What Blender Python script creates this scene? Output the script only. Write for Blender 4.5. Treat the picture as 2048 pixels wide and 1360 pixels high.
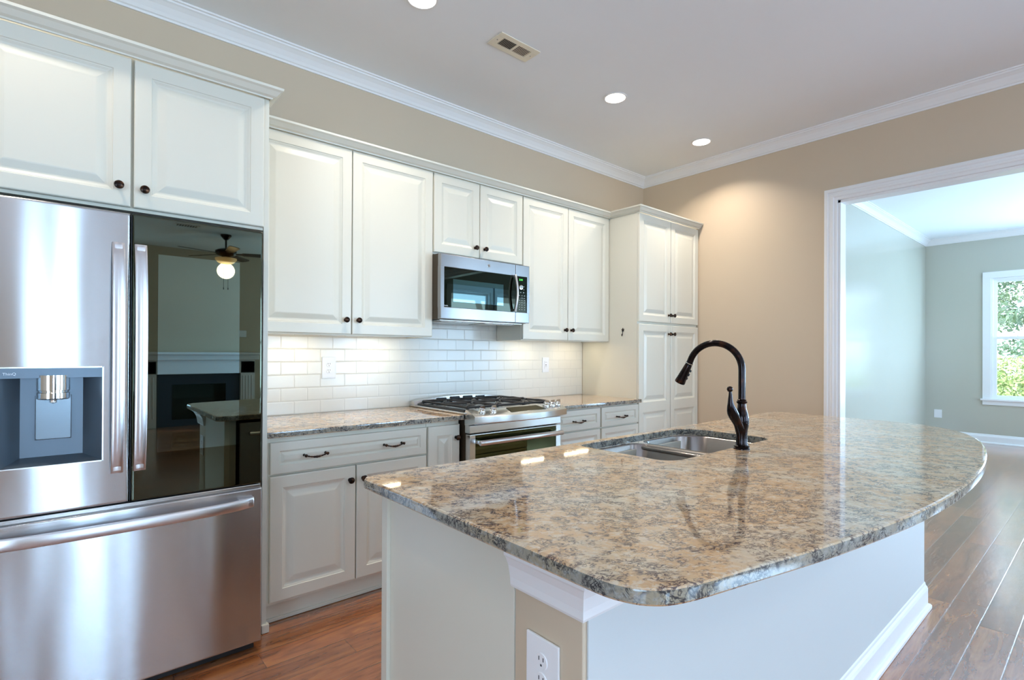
import bpy, bmesh, math, random
from mathutils import Vector, Matrix
random.seed(7)
C = bpy.context.scene.collection
SC = bpy.context.scene
PI = math.pi
for o in list(bpy.data.objects): bpy.data.objects.remove(o)

# ------------------------------------------------------------------ camera
F_PX, YAW, CY = 1047.91, math.radians(49.2291), 703.046
PITCH, ROLL = math.radians(.1968), math.radians(.2674)
f0 = Vector((math.cos(YAW), math.sin(YAW), 0)); r0 = Vector((math.sin(YAW), -math.cos(YAW), 0)); zz = Vector((0, 0, 1))
fw = f0*math.cos(PITCH) + zz*math.sin(PITCH); u0 = -f0*math.sin(PITCH) + zz*math.cos(PITCH)
rt = r0*math.cos(ROLL) + u0*math.sin(ROLL); up = -r0*math.sin(ROLL) + u0*math.cos(ROLL)
cam = bpy.data.cameras.new('camera'); co = bpy.data.objects.new('camera', cam); C.objects.link(co)
M = Matrix((rt, up, -fw)).transposed().to_4x4(); M.translation = Vector((0, -3.206, 1.282))
co.matrix_world = M
cam.sensor_width = 36; cam.lens = 36*F_PX/2048; cam.shift_y = (CY-680)/2048; cam.clip_start = .05; cam.clip_end = 200
SC.camera = co
SC.view_settings.view_transform = 'Standard'; SC.view_settings.look = 'None'
SC.view_settings.gamma = 1; SC.view_settings.use_curve_mapping = False
SC.view_settings.exposure = 0.13
cy_ = SC.cycles
cy_.use_denoising = True
cy_.max_bounces = 9; cy_.diffuse_bounces = 5; cy_.glossy_bounces = 5; cy_.transparent_max_bounces = 12
cy_.sample_clamp_indirect = 6; cy_.caustics_reflective = False; cy_.caustics_refractive = False

# ------------------------------------------------------------------ world, sun, daylight
W = bpy.data.worlds.new('world'); SC.world = W; W.use_nodes = True
nt = W.node_tree; nt.nodes.clear()
bgn = nt.nodes.new('ShaderNodeBackground'); won = nt.nodes.new('ShaderNodeOutputWorld')
bgn.inputs[0].default_value = (.62, .80, 1.0, 1); bgn.inputs[1].default_value = 5.0
nt.links.new(bgn.outputs[0], won.inputs[0])
sun = bpy.data.lights.new('sun', 'SUN'); sun.energy = 7.0; sun.angle = .05; sun.color = (1, .95, .85)
so = bpy.data.objects.new('sun', sun); C.objects.link(so); so.rotation_euler = (math.radians(38), 0, math.radians(-62))

def area(name, loc, rot, sx, sy, watts, col, spread=None, shape='RECTANGLE'):
    l = bpy.data.lights.new(name, 'AREA'); l.shape = shape; l.size = sx
    if shape == 'RECTANGLE': l.size_y = sy
    l.energy = watts; l.color = col
    if spread: l.spread = math.radians(spread)
    o = bpy.data.objects.new(name, l); C.objects.link(o); o.location = loc; o.rotation_euler = rot
    return o
DAY = (.43, .70, 1.0)
# skylight entering through the windows (one lamp just outside each of them)
XF, YD, YL, XR, XL, H = 10.252, -5.4, -9.0, 4.5385, -3.0, 3.07
def daylight(name, cx, cy, cz, w, h, toward, watts):
    T = PI/2+math.radians(22)   # sky and sunlit ground together: the mean direction tips upward
    rot = {'+y': (T, 0, 0), '-x': (T, 0, PI/2), '+x': (T, 0, -PI/2)}[toward]
    area(name, (cx, cy, cz), rot, w, h, watts, DAY)
WIN_L = [(-.22, .58), (3.15, 4.15)]            # living room, front wall y = YL (x ranges)
WIN_D = [(5.25, 6.15), (6.3, 7.2), (8.3, 9.2)] # dining room, side wall y = YD
daylight('daylight_lamp', .18, YL-.16, 1.5, .8, 1.9, '+y', 78)
daylight('daylight_lamp', 3.65, YL-.16, 1.5, 1.0, 1.9, '+y', 78)
daylight('daylight_lamp', 5.7, YD-.16, 1.5, .9, 1.75, '+y', 48)
daylight('daylight_lamp', 6.75, YD-.16, 1.5, .9, 1.75, '+y', 48)
daylight('daylight_lamp', 8.75, YD-.16, 1.5, .9, 1.75, '+y', 48)
daylight('daylight_lamp', XF+.2, -3.51, 1.54, .94, 1.75, '-x', 260)
daylight('daylight_lamp', XR+.2, -7.2, 1.5, 1.8, 1.9, '-x', 225)
daylight('daylight_lamp', XL-.2, -5.2, 1.3, 2.4, 2.2, '+x', 105)

# ------------------------------------------------------------------ materials
def mat(name, base=(.8, .8, .8), rough=.5, metal=0, **kw):
    m = bpy.data.materials.new(name); m.use_nodes = True
    b = m.node_tree.nodes['Principled BSDF']
    b.inputs['Base Color'].default_value = (*base, 1); b.inputs['Roughness'].default_value = rough
    b.inputs['Metallic'].default_value = metal
    for k, v in kw.items():
        b.inputs[k.replace('_', ' ')].default_value = v
    return m
class N:
    def __init__(s, m): s.m = m; s.t = m.node_tree; s.b = s.t.nodes['Principled BSDF']
    def n(s, typ, ins=None, **props):
        x = s.t.nodes.new(typ)
        for k, v in props.items(): setattr(x, k, v)
        for k, v in (ins or {}).items():
            if isinstance(v, bpy.types.NodeSocket): s.t.links.new(v, x.inputs[k])
            else: x.inputs[k].default_value = v
        return x
    def math(s, op, a, b=0., c=0.):
        return s.n('ShaderNodeMath', {0: a, 1: b, 2: c}, operation=op).outputs[0]
    def noise(s, vec, scale, detail=3, rough=.5, dist=0.):
        return s.n('ShaderNodeTexNoise', {'Vector': vec, 'Scale': scale, 'Detail': detail, 'Roughness': rough, 'Distortion': dist}).outputs[0]
    def map(s, vec, scale=(1, 1, 1), rot=(0, 0, 0), loc=(0, 0, 0)):
        return s.n('ShaderNodeMapping', {'Vector': vec, 'Scale': scale, 'Rotation': rot, 'Location': loc}).outputs[0]
    def obj(s): return s.n('ShaderNodeTexCoord').outputs['Object']
    def geo(s): return s.n('ShaderNodeNewGeometry').outputs['Position']
    def ramp(s, fac, stops):
        r = s.n('ShaderNodeValToRGB', {'Fac': fac}); e = r.color_ramp.elements
        while len(e) > 2: e.remove(e[-1])
        for i, (p, c) in enumerate(stops):
            if i < 2: e[i].position = p; e[i].color = (*c, 1)
            else: k = e.new(p); k.color = (*c, 1)
        return r.outputs[0]
    def mix(s, fac, a, b, typ='MIX'):
        return s.n('ShaderNodeMix', {0: fac, 6: a, 7: b}, data_type='RGBA', blend_type=typ).outputs[2]
    def link(s, out, name): s.t.links.new(out, s.b.inputs[name])
    def bump(s, h, strength=.3, dist=.002):
        s.link(s.n('ShaderNodeBump', {'Height': h, 'Strength': strength, 'Distance': dist}).outputs[0], 'Normal')
def painted(name, col, rough, scale=500, strength=.06, var=.02):
    m = mat(name, col, rough); k = N(m); g = k.geo()
    big = k.noise(g, 1.2, 3); c2 = tuple(c*(1-var*2) for c in col)
    k.link(k.mix(big, (*col, 1), (*c2, 1)), 'Base Color')
    k.bump(k.noise(g, scale, 2), strength, .0008)
    return m
M_WALL = painted('beige_wall_paint', (.61, .50, .37), .42, 260, .10)
M_CEIL = painted('white_ceiling_paint', (.85, .88, .91), .8, 200, .08)
M_DINE = painted('dining_wall_paint', (.50, .49, .41), .17, 260, .05); M_DINE.node_tree.nodes['Principled BSDF'].inputs['Specular IOR Level'].default_value = .8
M_TRIM = painted('white_trim_paint', (.84, .84, .84), .3, 80, .02, .005)
M_CAB = painted('cream_cabinet_paint', (.71, .685, .585), .30, 60, .02, .006)
M_BRONZE = mat('oil_rubbed_bronze', (.035, .022, .016), .28, .85)
k = N(M_BRONZE); k.link(k.ramp(k.noise(k.obj(), 60, 4), [(.45, (.018, .012, .010)), (.7, (.10, .045, .022))]), 'Base Color')
M_FAUCET = mat('faucet_bronze', (.02, .013, .012), .13, .9)
k = N(M_FAUCET); k.link(k.ramp(k.noise(k.obj(), 30, 3), [(.55, (.022, .017, .018)), (.80, (.10, .04, .022))]), 'Base Color')
M_CHROME = mat('chrome', (.8, .79, .77), .08, 1)
M_BLACK = mat('black_plastic', (.012, .012, .013), .3)
M_DARKSIDE = mat('dark_painted_side', (.05, .035, .02), .35, .3)
M_IRON = mat('cast_iron', (.02, .02, .022), .5, .2)
k = N(M_IRON); k.bump(k.noise(k.obj(), 400, 2), .2, .001)
M_WHITEP = mat('white_plastic', (.85, .85, .86), .3)
M_SLOT = mat('slot_black', (.03, .03, .035), .5)
M_GREYPL = mat('grey_dispenser_plastic', (.14, .18, .22), .32, .55)
M_PAD = mat('dispenser_pad', (.20, .24, .27), .25, .7)
M_PRINT = mat('pale_print', (.75, .8, .85), .4)
M_GLASSK = mat('black_glass', (.075, .080, .058), .015, 1.0)
M_GLASSW = mat('glass_window_tint', (.150, .200, .190), .012, 1.0)
M_GLASSM = mat('microwave_glass', (.030, .034, .026), .02, 1.0)
M_GLASSMW = mat('microwave_window_tint', (.10, .17, .18), .02, 1.0)
M_GLASSO = mat('oven_glass', (.07, .075, .035), .03, 1.0)
def steel(name, col, rough, axis='X', aniso=.7, wave=0.0):
    m = mat(name, col, rough, 1); k = N(m); g = k.obj()
    sc = {'X': (2, 300, 300), 'Z': (300, 300, 2)}[axis]
    s = k.noise(k.map(g, sc), 3, 3, .6)
    k.link(k.math('MULTIPLY_ADD', s, .04, rough-.02), 'Roughness')
    if wave: k.bump(k.noise(k.map(g, (3.2, 1, .45)), 1.6, 1, .4), 1.0, .01*wave)
    k.b.inputs['Anisotropic'].default_value = aniso
    k.b.inputs['Anisotropic Rotation'].default_value = .25
    tn = k.n('ShaderNodeTangent', direction_type='RADIAL', axis='Z'); k.link(tn.outputs[0], 'Tangent')
    return m
M_STEEL = steel('brushed_stainless', (.56, .56, .57), .23, 'X', .94, .55)
M_STEELM = steel('microwave_stainless', (.33, .33, .34), .24, 'X', .8)
M_STEEL2 = steel('stainless_trim', (.70, .69, .66), .22, 'X', .5)
M_STEELD = steel('stainless_darker', (.46, .44, .42), .26, 'X', .6)
M_HANDLE = steel('satin_steel_handle', (.74, .74, .76), .30, 'Z', .5)
M_SINK = steel('sink_stainless', (.34, .31, .29), .24, 'Z', .6)

def granite(name='speckled_granite', edge=False):
    m = mat(name, (.7, .6, .45), .05); k = N(m); g = k.geo()
    g0 = k.map(g, (1, 1, 1), (0, 0, .55))
    def ridge(vec, scale, detail, dist, width):
        n_ = k.noise(vec, scale, detail, .55, dist)
        a_ = k.math('ABSOLUTE', k.math('SUBTRACT', n_, .5))
        return k.n('ShaderNodeMapRange', {0: a_, 1: width*.45, 2: width, 3: 1., 4: 0.}).outputs[0]
    def step(v, lo, hi): return k.n('ShaderNodeMapRange', {0: v, 1: lo, 2: hi, 3: 0., 4: 1.}).outputs[0]
    gold = k.noise(g0, 4.5, 4, .6, .4)
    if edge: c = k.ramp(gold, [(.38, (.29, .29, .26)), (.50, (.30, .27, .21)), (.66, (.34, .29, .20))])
    else: c = k.ramp(gold, [(.36, (.58, .50, .38)), (.47, (.60, .44, .28)), (.57, (.60, .38, .20)), (.70, (.60, .44, .28))])
    pale = k.noise(k.map(g0, (1, 1.5, 1.3)), 55, 4, .7, .6)
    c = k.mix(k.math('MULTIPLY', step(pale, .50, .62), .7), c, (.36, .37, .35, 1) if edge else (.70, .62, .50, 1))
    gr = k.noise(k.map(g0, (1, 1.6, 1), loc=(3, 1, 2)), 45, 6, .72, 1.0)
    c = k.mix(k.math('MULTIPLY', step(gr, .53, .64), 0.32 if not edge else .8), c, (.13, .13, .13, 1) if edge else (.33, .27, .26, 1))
    mk = k.noise(k.map(g0, loc=(2, 9, 4)), 24, 3, .6, .3); big = k.noise(k.map(g0, loc=(5, 2, 4)), 5, 3, .6, .3)
    mask = step(k.math('ADD', mk, k.math('MULTIPLY', k.math('SUBTRACT', big, .5), .40)), .455, .53)
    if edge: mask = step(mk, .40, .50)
    r1 = ridge(k.map(g0, (.8, 1.7, 1.1), loc=(7, 3, 1)), 29, 4, 1.4, .042)
    r2 = ridge(k.map(g0, (1.2, 1.3, 1.1), loc=(1, 8, 5)), 50, 3, 1.0, .044)
    d = k.math('MAXIMUM', k.math('MULTIPLY', r1, mask), k.math('MULTIPLY', k.math('MULTIPLY', r2, mask), .75))
    fl = k.noise(k.map(g0, (.9, 1.7, 1.2), loc=(9, 4, 1)), 75, 6, .7, .8)
    d = k.math('MAXIMUM', d, k.math('MULTIPLY', step(fl, .60, .66), .9))
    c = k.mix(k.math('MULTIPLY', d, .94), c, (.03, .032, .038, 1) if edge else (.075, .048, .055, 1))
    k.link(c, 'Base Color')
    k.b.inputs['IOR'].default_value = 1.55
    return m
M_GRANITE = granite()
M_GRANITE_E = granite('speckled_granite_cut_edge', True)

def tile():
    m = mat('white_subway_tile', (.80, .78, .71), .12); k = N(m); g = k.geo()
    s = k.n('ShaderNodeSeparateXYZ', {0: g})
    v = k.n('ShaderNodeCombineXYZ', {0: k.math('ADD', s.outputs[0], -.742+.0773), 1: k.math('ADD', s.outputs[2], -.914), 2: 0.}).outputs[0]
    def brick(mortar, smooth):
        b = k.n('ShaderNodeTexBrick', {'Vector': v, 'Color1': (.80, .775, .70, 1), 'Color2': (.78, .755, .68, 1), 'Mortar': (.62, .60, .54, 1),
                'Scale': 1.0, 'Mortar Size': mortar, 'Mortar Smooth': smooth, 'Bias': 0., 'Brick Width': .1546, 'Row Height': .0778})
        b.offset = .5; b.offset_frequency = 2
        return b
    b = brick(.0012, .1); k.link(b.outputs[0], 'Base Color')
    b2 = brick(.007, 1.0)
    wob = k.noise(g, 14, 2)
    h = k.math('ADD', k.math('MULTIPLY', b2.outputs['Fac'], -1.0), k.math('MULTIPLY', wob, .25))
    k.bump(h, .40, .0016)
    k.link(k.math('MULTIPLY_ADD', b.outputs['Fac'], .5, .17), 'Roughness')
    return m
M_TILE = tile()

def wood():
    m = mat('hand_scraped_plank_floor', (.3, .12, .05), .3); k = N(m); g = k.geo()
    s = k.n('ShaderNodeSeparateXYZ', {0: g}); x, y = s.outputs[0], s.outputs[1]
    W_ = .1305
    yy = k.math('DIVIDE', k.math('ADD', y, .813), W_)
    row = k.math('FLOOR', yy); fy = k.math('FRACT', yy)
    h1 = k.n('ShaderNodeTexWhiteNoise', {'W': row}, noise_dimensions='1D').outputs[0]
    xx = k.math('DIVIDE', k.math('ADD', x, k.math('MULTIPLY', h1, 3.7)), 1.25)
    col = k.math('FLOOR', xx); fx = k.math('FRACT', xx)
    pid = k.n('ShaderNodeTexWhiteNoise', {'Vector': k.n('ShaderNodeCombineXYZ', {0: row, 1: col, 2: 0.}).outputs[0]}, noise_dimensions='3D')
    r = pid.outputs[0]
    # board-local grain
    gv = k.n('ShaderNodeCombineXYZ', {0: k.math('ADD', x, k.math('MULTIPLY', r, 31.)), 1: k.math('ADD', y, k.math('MULTIPLY', r, 17.)), 2: k.math('MULTIPLY', r, 9.)}).outputs[0]
    fine = k.noise(k.map(gv, (3, 60, 1)), 2.2, 5, .6, .3)
    broad = k.noise(k.map(gv, (1.6, 9, 1)), 1.8, 4, .6, 1.2)
    knots = k.noise(k.map(gv, (6, 16, 1)), 1.0, 5, .7, .8)
    c = k.ramp(broad, [(.30, (.19, .056, .019)), (.50, (.39, .132, .043)), (.72, (.57, .235, .068))])
    c = k.mix(k.math('MULTIPLY', fine, .55), c, (.13, .045, .018, 1))
    c = k.mix(k.ramp(knots, [(.60, (0, 0, 0)), (.74, (.75, .75, .75))]), c, (.07, .028, .014, 1))
    c = k.mix(1.0, c, k.ramp(r, [(0, (.70, .68, .66)), (.5, (1, 1, 1)), (1, (1.25, 1.2, 1.1))]), 'MULTIPLY')
    def edge(f, wdt):
        d = k.math('MINIMUM', f, k.math('SUBTRACT', 1., f))
        mr = k.n('ShaderNodeMapRange', {0: d, 1: 0., 2: wdt, 3: 0., 4: 1.}); return mr.outputs[0]
    ey = edge(fy, .028); ex = edge(fx, .0028)
    e = k.math('MINIMUM', ey, ex)
    c = k.mix(k.ramp(e, [(0, (.75, .75, .75)), (.35, (0, 0, 0))]), c, (.06, .028, .016, 1))
    k.link(c, 'Base Color')
    scr = k.noise(k.map(gv, (2.5, 14, 1)), 2.0, 3, .5, 1.5)
    rings = k.n('ShaderNodeTexWave', {'Vector': k.map(gv, (1.2, 9, 1)), 'Scale': 3.2, 'Distortion': 9., 'Detail': 2., 'Detail Scale': .8}).outputs[1]
    h = k.math('ADD', k.math('MULTIPLY', scr, .9), k.math('MULTIPLY', rings, .14))
    h = k.math('ADD', k.math('ADD', h, k.math('MULTIPLY', fine, .12)), k.math('MULTIPLY', e, .8))
    k.bump(h, .42, .0035)
    k.link(k.math('MULTIPLY_ADD', fine, .12, .17), 'Roughness')
    k.b.inputs['Specular IOR Level'].default_value = .7
    k.b.inputs['Coat Weight'].default_value = 1.0; k.b.inputs['Coat Roughness'].default_value = .17; k.b.inputs['Coat IOR'].default_value = 1.75
    return m
M_WOOD = wood()

def emis(name, col, strength):
    m = bpy.data.materials.new(name); m.use_nodes = True; b = m.node_tree.nodes['Principled BSDF']
    b.inputs['Base Color'].default_value = (*col, 1); b.inputs['Emission Color'].default_value = (*col, 1); b.inputs['Emission Strength'].default_value = strength
    return m
M_LENS = emis('lit_lamp_lens', (1, .95, .88), 4)
M_UCL = emis('lit_under_cabinet_strip', (1, .86, .62), 5)
M_FANGLASS = emis('lit_frosted_glass_bowl', (1, .62, .28), 1.1)
M_GREENLED = emis('green_clock_digits', (.10, .9, .12), 1.5)
def pane_mat():
    m = bpy.data.materials.new('window_glass'); m.use_nodes = True; t = m.node_tree; t.nodes.clear()
    o = t.nodes.new('ShaderNodeOutputMaterial'); mx = t.nodes.new('ShaderNodeMixShader'); tr = t.nodes.new('ShaderNodeBsdfTransparent')
    gl = t.nodes.new('ShaderNodeBsdfGlossy'); gl.inputs['Roughness'].default_value = .02
    mx.inputs[0].default_value = .06
    t.links.new(tr.outputs[0], mx.inputs[1]); t.links.new(gl.outputs[0], mx.inputs[2]); t.links.new(mx.outputs[0], o.inputs[0])
    return m
M_PANE = pane_mat()

# ------------------------------------------------------------------ mesh helpers
class G:
    """collects shapes (world coordinates) into one mesh"""
    def __init__(s): s.bm = bmesh.new()
    def _merge(s, b):
        me = bpy.data.meshes.new('t'); b.to_mesh(me); b.free(); s.bm.from_mesh(me); bpy.data.meshes.remove(me); return s
    def box(s, x0, x1, y0, y1, z0, z1, bev=0, seg=2):
        b = bmesh.new(); bmesh.ops.create_cube(b, size=1)
        for v in b.verts: v.co = ((x0+x1)/2+v.co.x*(x1-x0), (y0+y1)/2+v.co.y*(y1-y0), (z0+z1)/2+v.co.z*(z1-z0))
        bmesh.ops.recalc_face_normals(b, faces=b.faces)
        if bev: bmesh.ops.bevel(b, geom=b.edges[:], offset=bev, segments=seg, affect='EDGES', profile=.6)
        return s._merge(b)
    def prism(s, pts, axis, lo, hi, bev=0):
        def P(a, b_, c): return {'x': (c, a, b_), 'y': (a, c, b_), 'z': (a, b_, c)}[axis]
        b = bmesh.new(); A = [b.verts.new(P(*p, lo)) for p in pts]; B = [b.verts.new(P(*p, hi)) for p in pts]
        n = len(pts); b.faces.new(A); b.faces.new(B[::-1])
        for i in range(n): b.faces.new((A[i], A[(i+1) % n], B[(i+1) % n], B[i]))
        bmesh.ops.recalc_face_normals(b, faces=b.faces)
        if bev: bmesh.ops.bevel(b, geom=b.edges[:], offset=bev, segments=2, affect='EDGES')
        return s._merge(b)
    def tube(s, pts, r, n=16, cap=True, sq=None):
        pts = [Vector(p) for p in pts]; m = len(pts)
        R = r if isinstance(r, (list, tuple)) else [r]*m
        b = bmesh.new(); rings = []; ref = None
        for i, p in enumerate(pts):
            t = (pts[min(i+1, m-1)]-pts[max(i-1, 0)]).normalized()
            if ref is None:
                ref = Vector((0, 0, 1)) if abs(t.z) < .9 else Vector((1, 0, 0))
            a = (ref - t*ref.dot(t)).normalized(); ref = a; c = t.cross(a)
            sx = sq or (1, 1)
            rings.append([b.verts.new(p + (a*math.cos(2*PI*j/n)*sx[0] + c*math.sin(2*PI*j/n)*sx[1])*R[i]) for j in range(n)])
        for i in range(m-1):
            for j in range(n): b.faces.new((rings[i][j], rings[i][(j+1) % n], rings[i+1][(j+1) % n], rings[i+1][j]))
        if cap: b.faces.new(rings[0][::-1]); b.faces.new(rings[-1])
        bmesh.ops.recalc_face_normals(b, faces=b.faces)
        return s._merge(b)
    def lathe(s, prof, o, ax=(0, 0, 1), n=24):
        """prof: (radius, distance along ax)"""
        ax = Vector(ax).normalized(); o = Vector(o)
        a = ax.orthogonal().normalized(); c = ax.cross(a); b = bmesh.new(); rings = []
        for (r, h) in prof:
            if r < 1e-6: rings.append([b.verts.new(o+ax*h)])
            else: rings.append([b.verts.new(o+ax*h+(a*math.cos(2*PI*j/n)+c*math.sin(2*PI*j/n))*r) for j in range(n)])
        for i in range(len(rings)-1):
            A, B = rings[i], rings[i+1]
            for j in range(n):
                q = (j+1) % n
                if len(A) == 1 and len(B) > 1: b.faces.new((A[0], B[q], B[j]))
                elif len(B) == 1 and len(A) > 1: b.faces.new((A[j], A[q], B[0]))
                elif len(A) > 1: b.faces.new((A[j], A[q], B[q], B[j]))
        if len(rings[0]) > 1: b.faces.new(rings[0][::-1])
        if len(rings[-1]) > 1: b.faces.new(rings[-1])
        bmesh.ops.recalc_face_normals(b, faces=b.faces)
        return s._merge(b)
    def sweep(s, prof, path, closed=False):
        """prof (outward, z) carried along an xy path, mitred; outward = right of travel"""
        b = bmesh.new(); n = len(path); rings = []
        for i, p in enumerate(path):
            p = Vector(p[:2]); pr = Vector(path[(i-1) % n][:2]) if (closed or i) else None; nx = Vector(path[(i+1) % n][:2]) if (closed or i < n-1) else None
            d1 = (p-pr).normalized() if pr is not None else (nx-p).normalized()
            d2 = (nx-p).normalized() if nx is not None else d1
            n1 = Vector((d1.y, -d1.x)); n2 = Vector((d2.y, -d2.x)); mm = (n1+n2).normalized(); mm = mm/max(.2, mm.dot(n1))
            rings.append([b.verts.new((p.x+mm.x*u, p.y+mm.y*u, z)) for u, z in prof])
        k_ = len(prof)
        for i in range(n if closed else n-1):
            A, B = rings[i], rings[(i+1) % n]
            for j in range(k_): b.faces.new((A[j], A[(j+1) % k_], B[(j+1) % k_], B[j]))
        if not closed: b.faces.new(rings[0][::-1]); b.faces.new(rings[-1])
        bmesh.ops.recalc_face_normals(b, faces=b.faces)
        return s._merge(b)
    def build(s, name, m, parent=None, smooth=None):
        loc = root_loc(parent)
        if loc.length: bmesh.ops.translate(s.bm, verts=s.bm.verts, vec=-loc)
        me = bpy.data.meshes.new(name); s.bm.to_mesh(me); s.bm.free()
        me.materials.append(m); o = bpy.data.objects.new(name, me); C.objects.link(o)
        if smooth:
            for p in me.polygons: p.use_smooth = True
            me.set_sharp_from_angle(angle=math.radians(smooth))
            if 'countertop' in name:
                for p in me.polygons: p.use_smooth = abs(p.normal.z) < .999
        if parent: o.parent = parent
        return o
def root_loc(p):
    if p is None: return Vector((0, 0, 0))
    while p.parent: p = p.parent
    return Vector(p.location)
def tag(o, label=None, cat=None, group=None, kind=None):
    if label: o['label'] = label
    if cat: o['category'] = cat
    if group: o['group'] = group
    if kind: o['kind'] = kind
    return o
def thing(name, loc, label, cat, group=None):
    o = bpy.data.objects.new(name, None); C.objects.link(o); o.location = loc; o.empty_display_size = .1
    return tag(o, label, cat, group)
def struct(name, g, m, parent=None, smooth=None):
    o = g.build(name, m, parent, smooth)
    if parent is None: o['kind'] = 'structure'
    return o
def copy_tree(o, parent=None):
    c = o.copy(); C.objects.link(c); c.parent = parent
    for ch in list(o.children): copy_tree(ch, c)
    return c

# ------------------------------------------------------------------ setting: floor, ceiling, walls
struct('floor', G().box(XL-.1, XF+.12, YL-.12, .12, -.06, 0), M_WOOD)
struct('ceiling', G().box(XL-.12, XF+.12, YL-.12, .12, H, H+.12), M_CEIL)
struct('wall_back', G().box(XL-.12, XR+.11, 0, .12, 0, H), M_WALL)
# wall with the cased opening, and on to the living room window
OY0, OY1, OZ = -1.788, -4.7, 2.472
g = G().box(XR, XR+.11, OY0, 0, 0, H).box(XR, XR+.11, OY1, OY0, OZ, H).box(XR, XR+.11, -6.2, OY1, 0, H)
g.box(XR, XR+.11, -8.2, -6.2, 0, .55).box(XR, XR+.11, -8.2, -6.2, 2.45, H).box(XR, XR+.11, YL, -8.2, 0, H)
struct('wall_right', g, M_WALL)
g = G().box(XL-.12, XL, -3.9, 0, 0, H).box(XL-.12, XL, YL, -6.5, 0, H).box(XL-.12, XL, -6.5, -3.9, 2.4, H).box(XL-.12, XL, -6.5, -3.9, 0, .1)
struct('wall_left', g, M_WALL)
def wall_with_windows(name, y0, y1, xa, xb, wins, z0, z1, m=M_WALL):
    g = G(); x = xa
    for a, b in wins:
        g.box(x, a, y0, y1, 0, H); g.box(a, b, y0, y1, 0, z0); g.box(a, b, y0, y1, z1, H); x = b
    g.box(x, xb, y0, y1, 0, H)
    return struct(name, g, m)
wall_with_windows('wall_front', YL-.12, YL, XL-.12, XR+.11, WIN_L, .5, 2.45)
wall_with_windows('wall_dining_side', YD-.12, YD, XR+.11, XF+.12, WIN_D, .62, 2.42, M_DINE)
YN = -1.22
struct('wall_dining_left', G().box(XR+.11, XF+.12, YN, YN+.1, 0, H), M_DINE)
# far wall with two windows
WF = [(-2.93, -1.985), (-3.98, -3.035)]; WZ0, WZ1 = .655, 2.405
g = G().box(XF, XF+.12, WF[0][1], YN, 0, H).box(XF, XF+.12, WF[1][1], WF[0][0], 0, H).box(XF, XF+.12, YD, WF[1][0], 0, H)
for a, b in WF: g.box(XF, XF+.12, a, b, 0, WZ0).box(XF, XF+.12, a, b, WZ1, H)
struct('wall_dining_far', g, M_DINE)

CROWN = [(0, -.088), (.008, -.088), (.010, -.078), (.018, -.074), (.026, -.060), (.044, -.036), (.062, -.022), (.070, -.018), (.072, -.010), (.082, -.008), (.084, 0), (0, 0)]
def crown(name, path):
    return struct(name, G().sweep([(u, H+z) for u, z in CROWN], path), M_TRIM, smooth=None)
crown('trim_1', [(XL, 0), (XR, 0), (XR, -6.1), (XR, YL)])
crown('trim_2', [(XR+.11, YN), (XF, YN), (XF, YD), (XR+.11, YD)])
BASEP = [(0, 0), (.014, 0), (.030, 0), (.030, .014), (.024, .022), (.016, .024), (.016, .098), (.013, .110), (.008, .118), (.007, .128), (.003, .135), (0, .135)]
def baseb(name, path): return struct(name, G().sweep(BASEP, path), M_TRIM)
baseb('baseboard_dining_left', [(XR+.13, YN), (XF, YN), (XF, YD), (XR+.11, YD)])
baseb('baseboard_right', [(XR, -.66), (XR, OY0+.092)])
baseb('baseboard_front', [(XR, OY1-.10), (XR, YL), (2.9, YL)])
# casing of the opening (fluted, mitred)
CAS = [(0, 0), (0, .018), (.014, .022), (.024, .022), (.030, .016), (.044, .016), (.050, .020), (.062, .020), (.068, .014), (.088, .012), (.092, 0)]
def casing(name, xw, sgn, ya, yb, ztop, m=M_TRIM, prof=CAS, zlo=0.0, parent=None, bottom=False):
    """mitred casing on plane x = xw, projecting sgn*x, around the opening yb..ya under ztop"""
    b = bmesh.new(); P = [(ya, zlo, 1, 0), (ya, ztop, 1, 1), (yb, ztop, -1, 1), (yb, zlo, -1, 0)]
    rings = []
    W0 = prof[-1][0]
    for y, z, dy, dz in P: rings.append([b.verts.new((xw+sgn*d, y+dy*(W0-u), z+dz*(W0-u))) for u, d in prof])
    for i in range(3):
        A, B = rings[i], rings[i+1]
        for j in range(len(prof)-1): b.faces.new((A[j], A[j+1], B[j+1], B[j]))
    b.faces.new(rings[0]); b.faces.new(rings[-1])
    bmesh.ops.recalc_face_normals(b, faces=b.faces)
    g = G(); g._merge(b); return struct(name, g, m, parent)
casing('trim_3', XR, -1, OY0, OY1, OZ)
g = G().box(XR-.002, XR+.112, OY0-.018, OY0, 0, OZ).box(XR-.002, XR+.112, OY1, OY1+.018, 0, OZ).box(XR-.002, XR+.112, OY1, OY0, OZ-.018, OZ)
struct('trim_4', g, M_TRIM)
casing('trim_5', XR+.11, 1, OY0, OY1, OZ)

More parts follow.
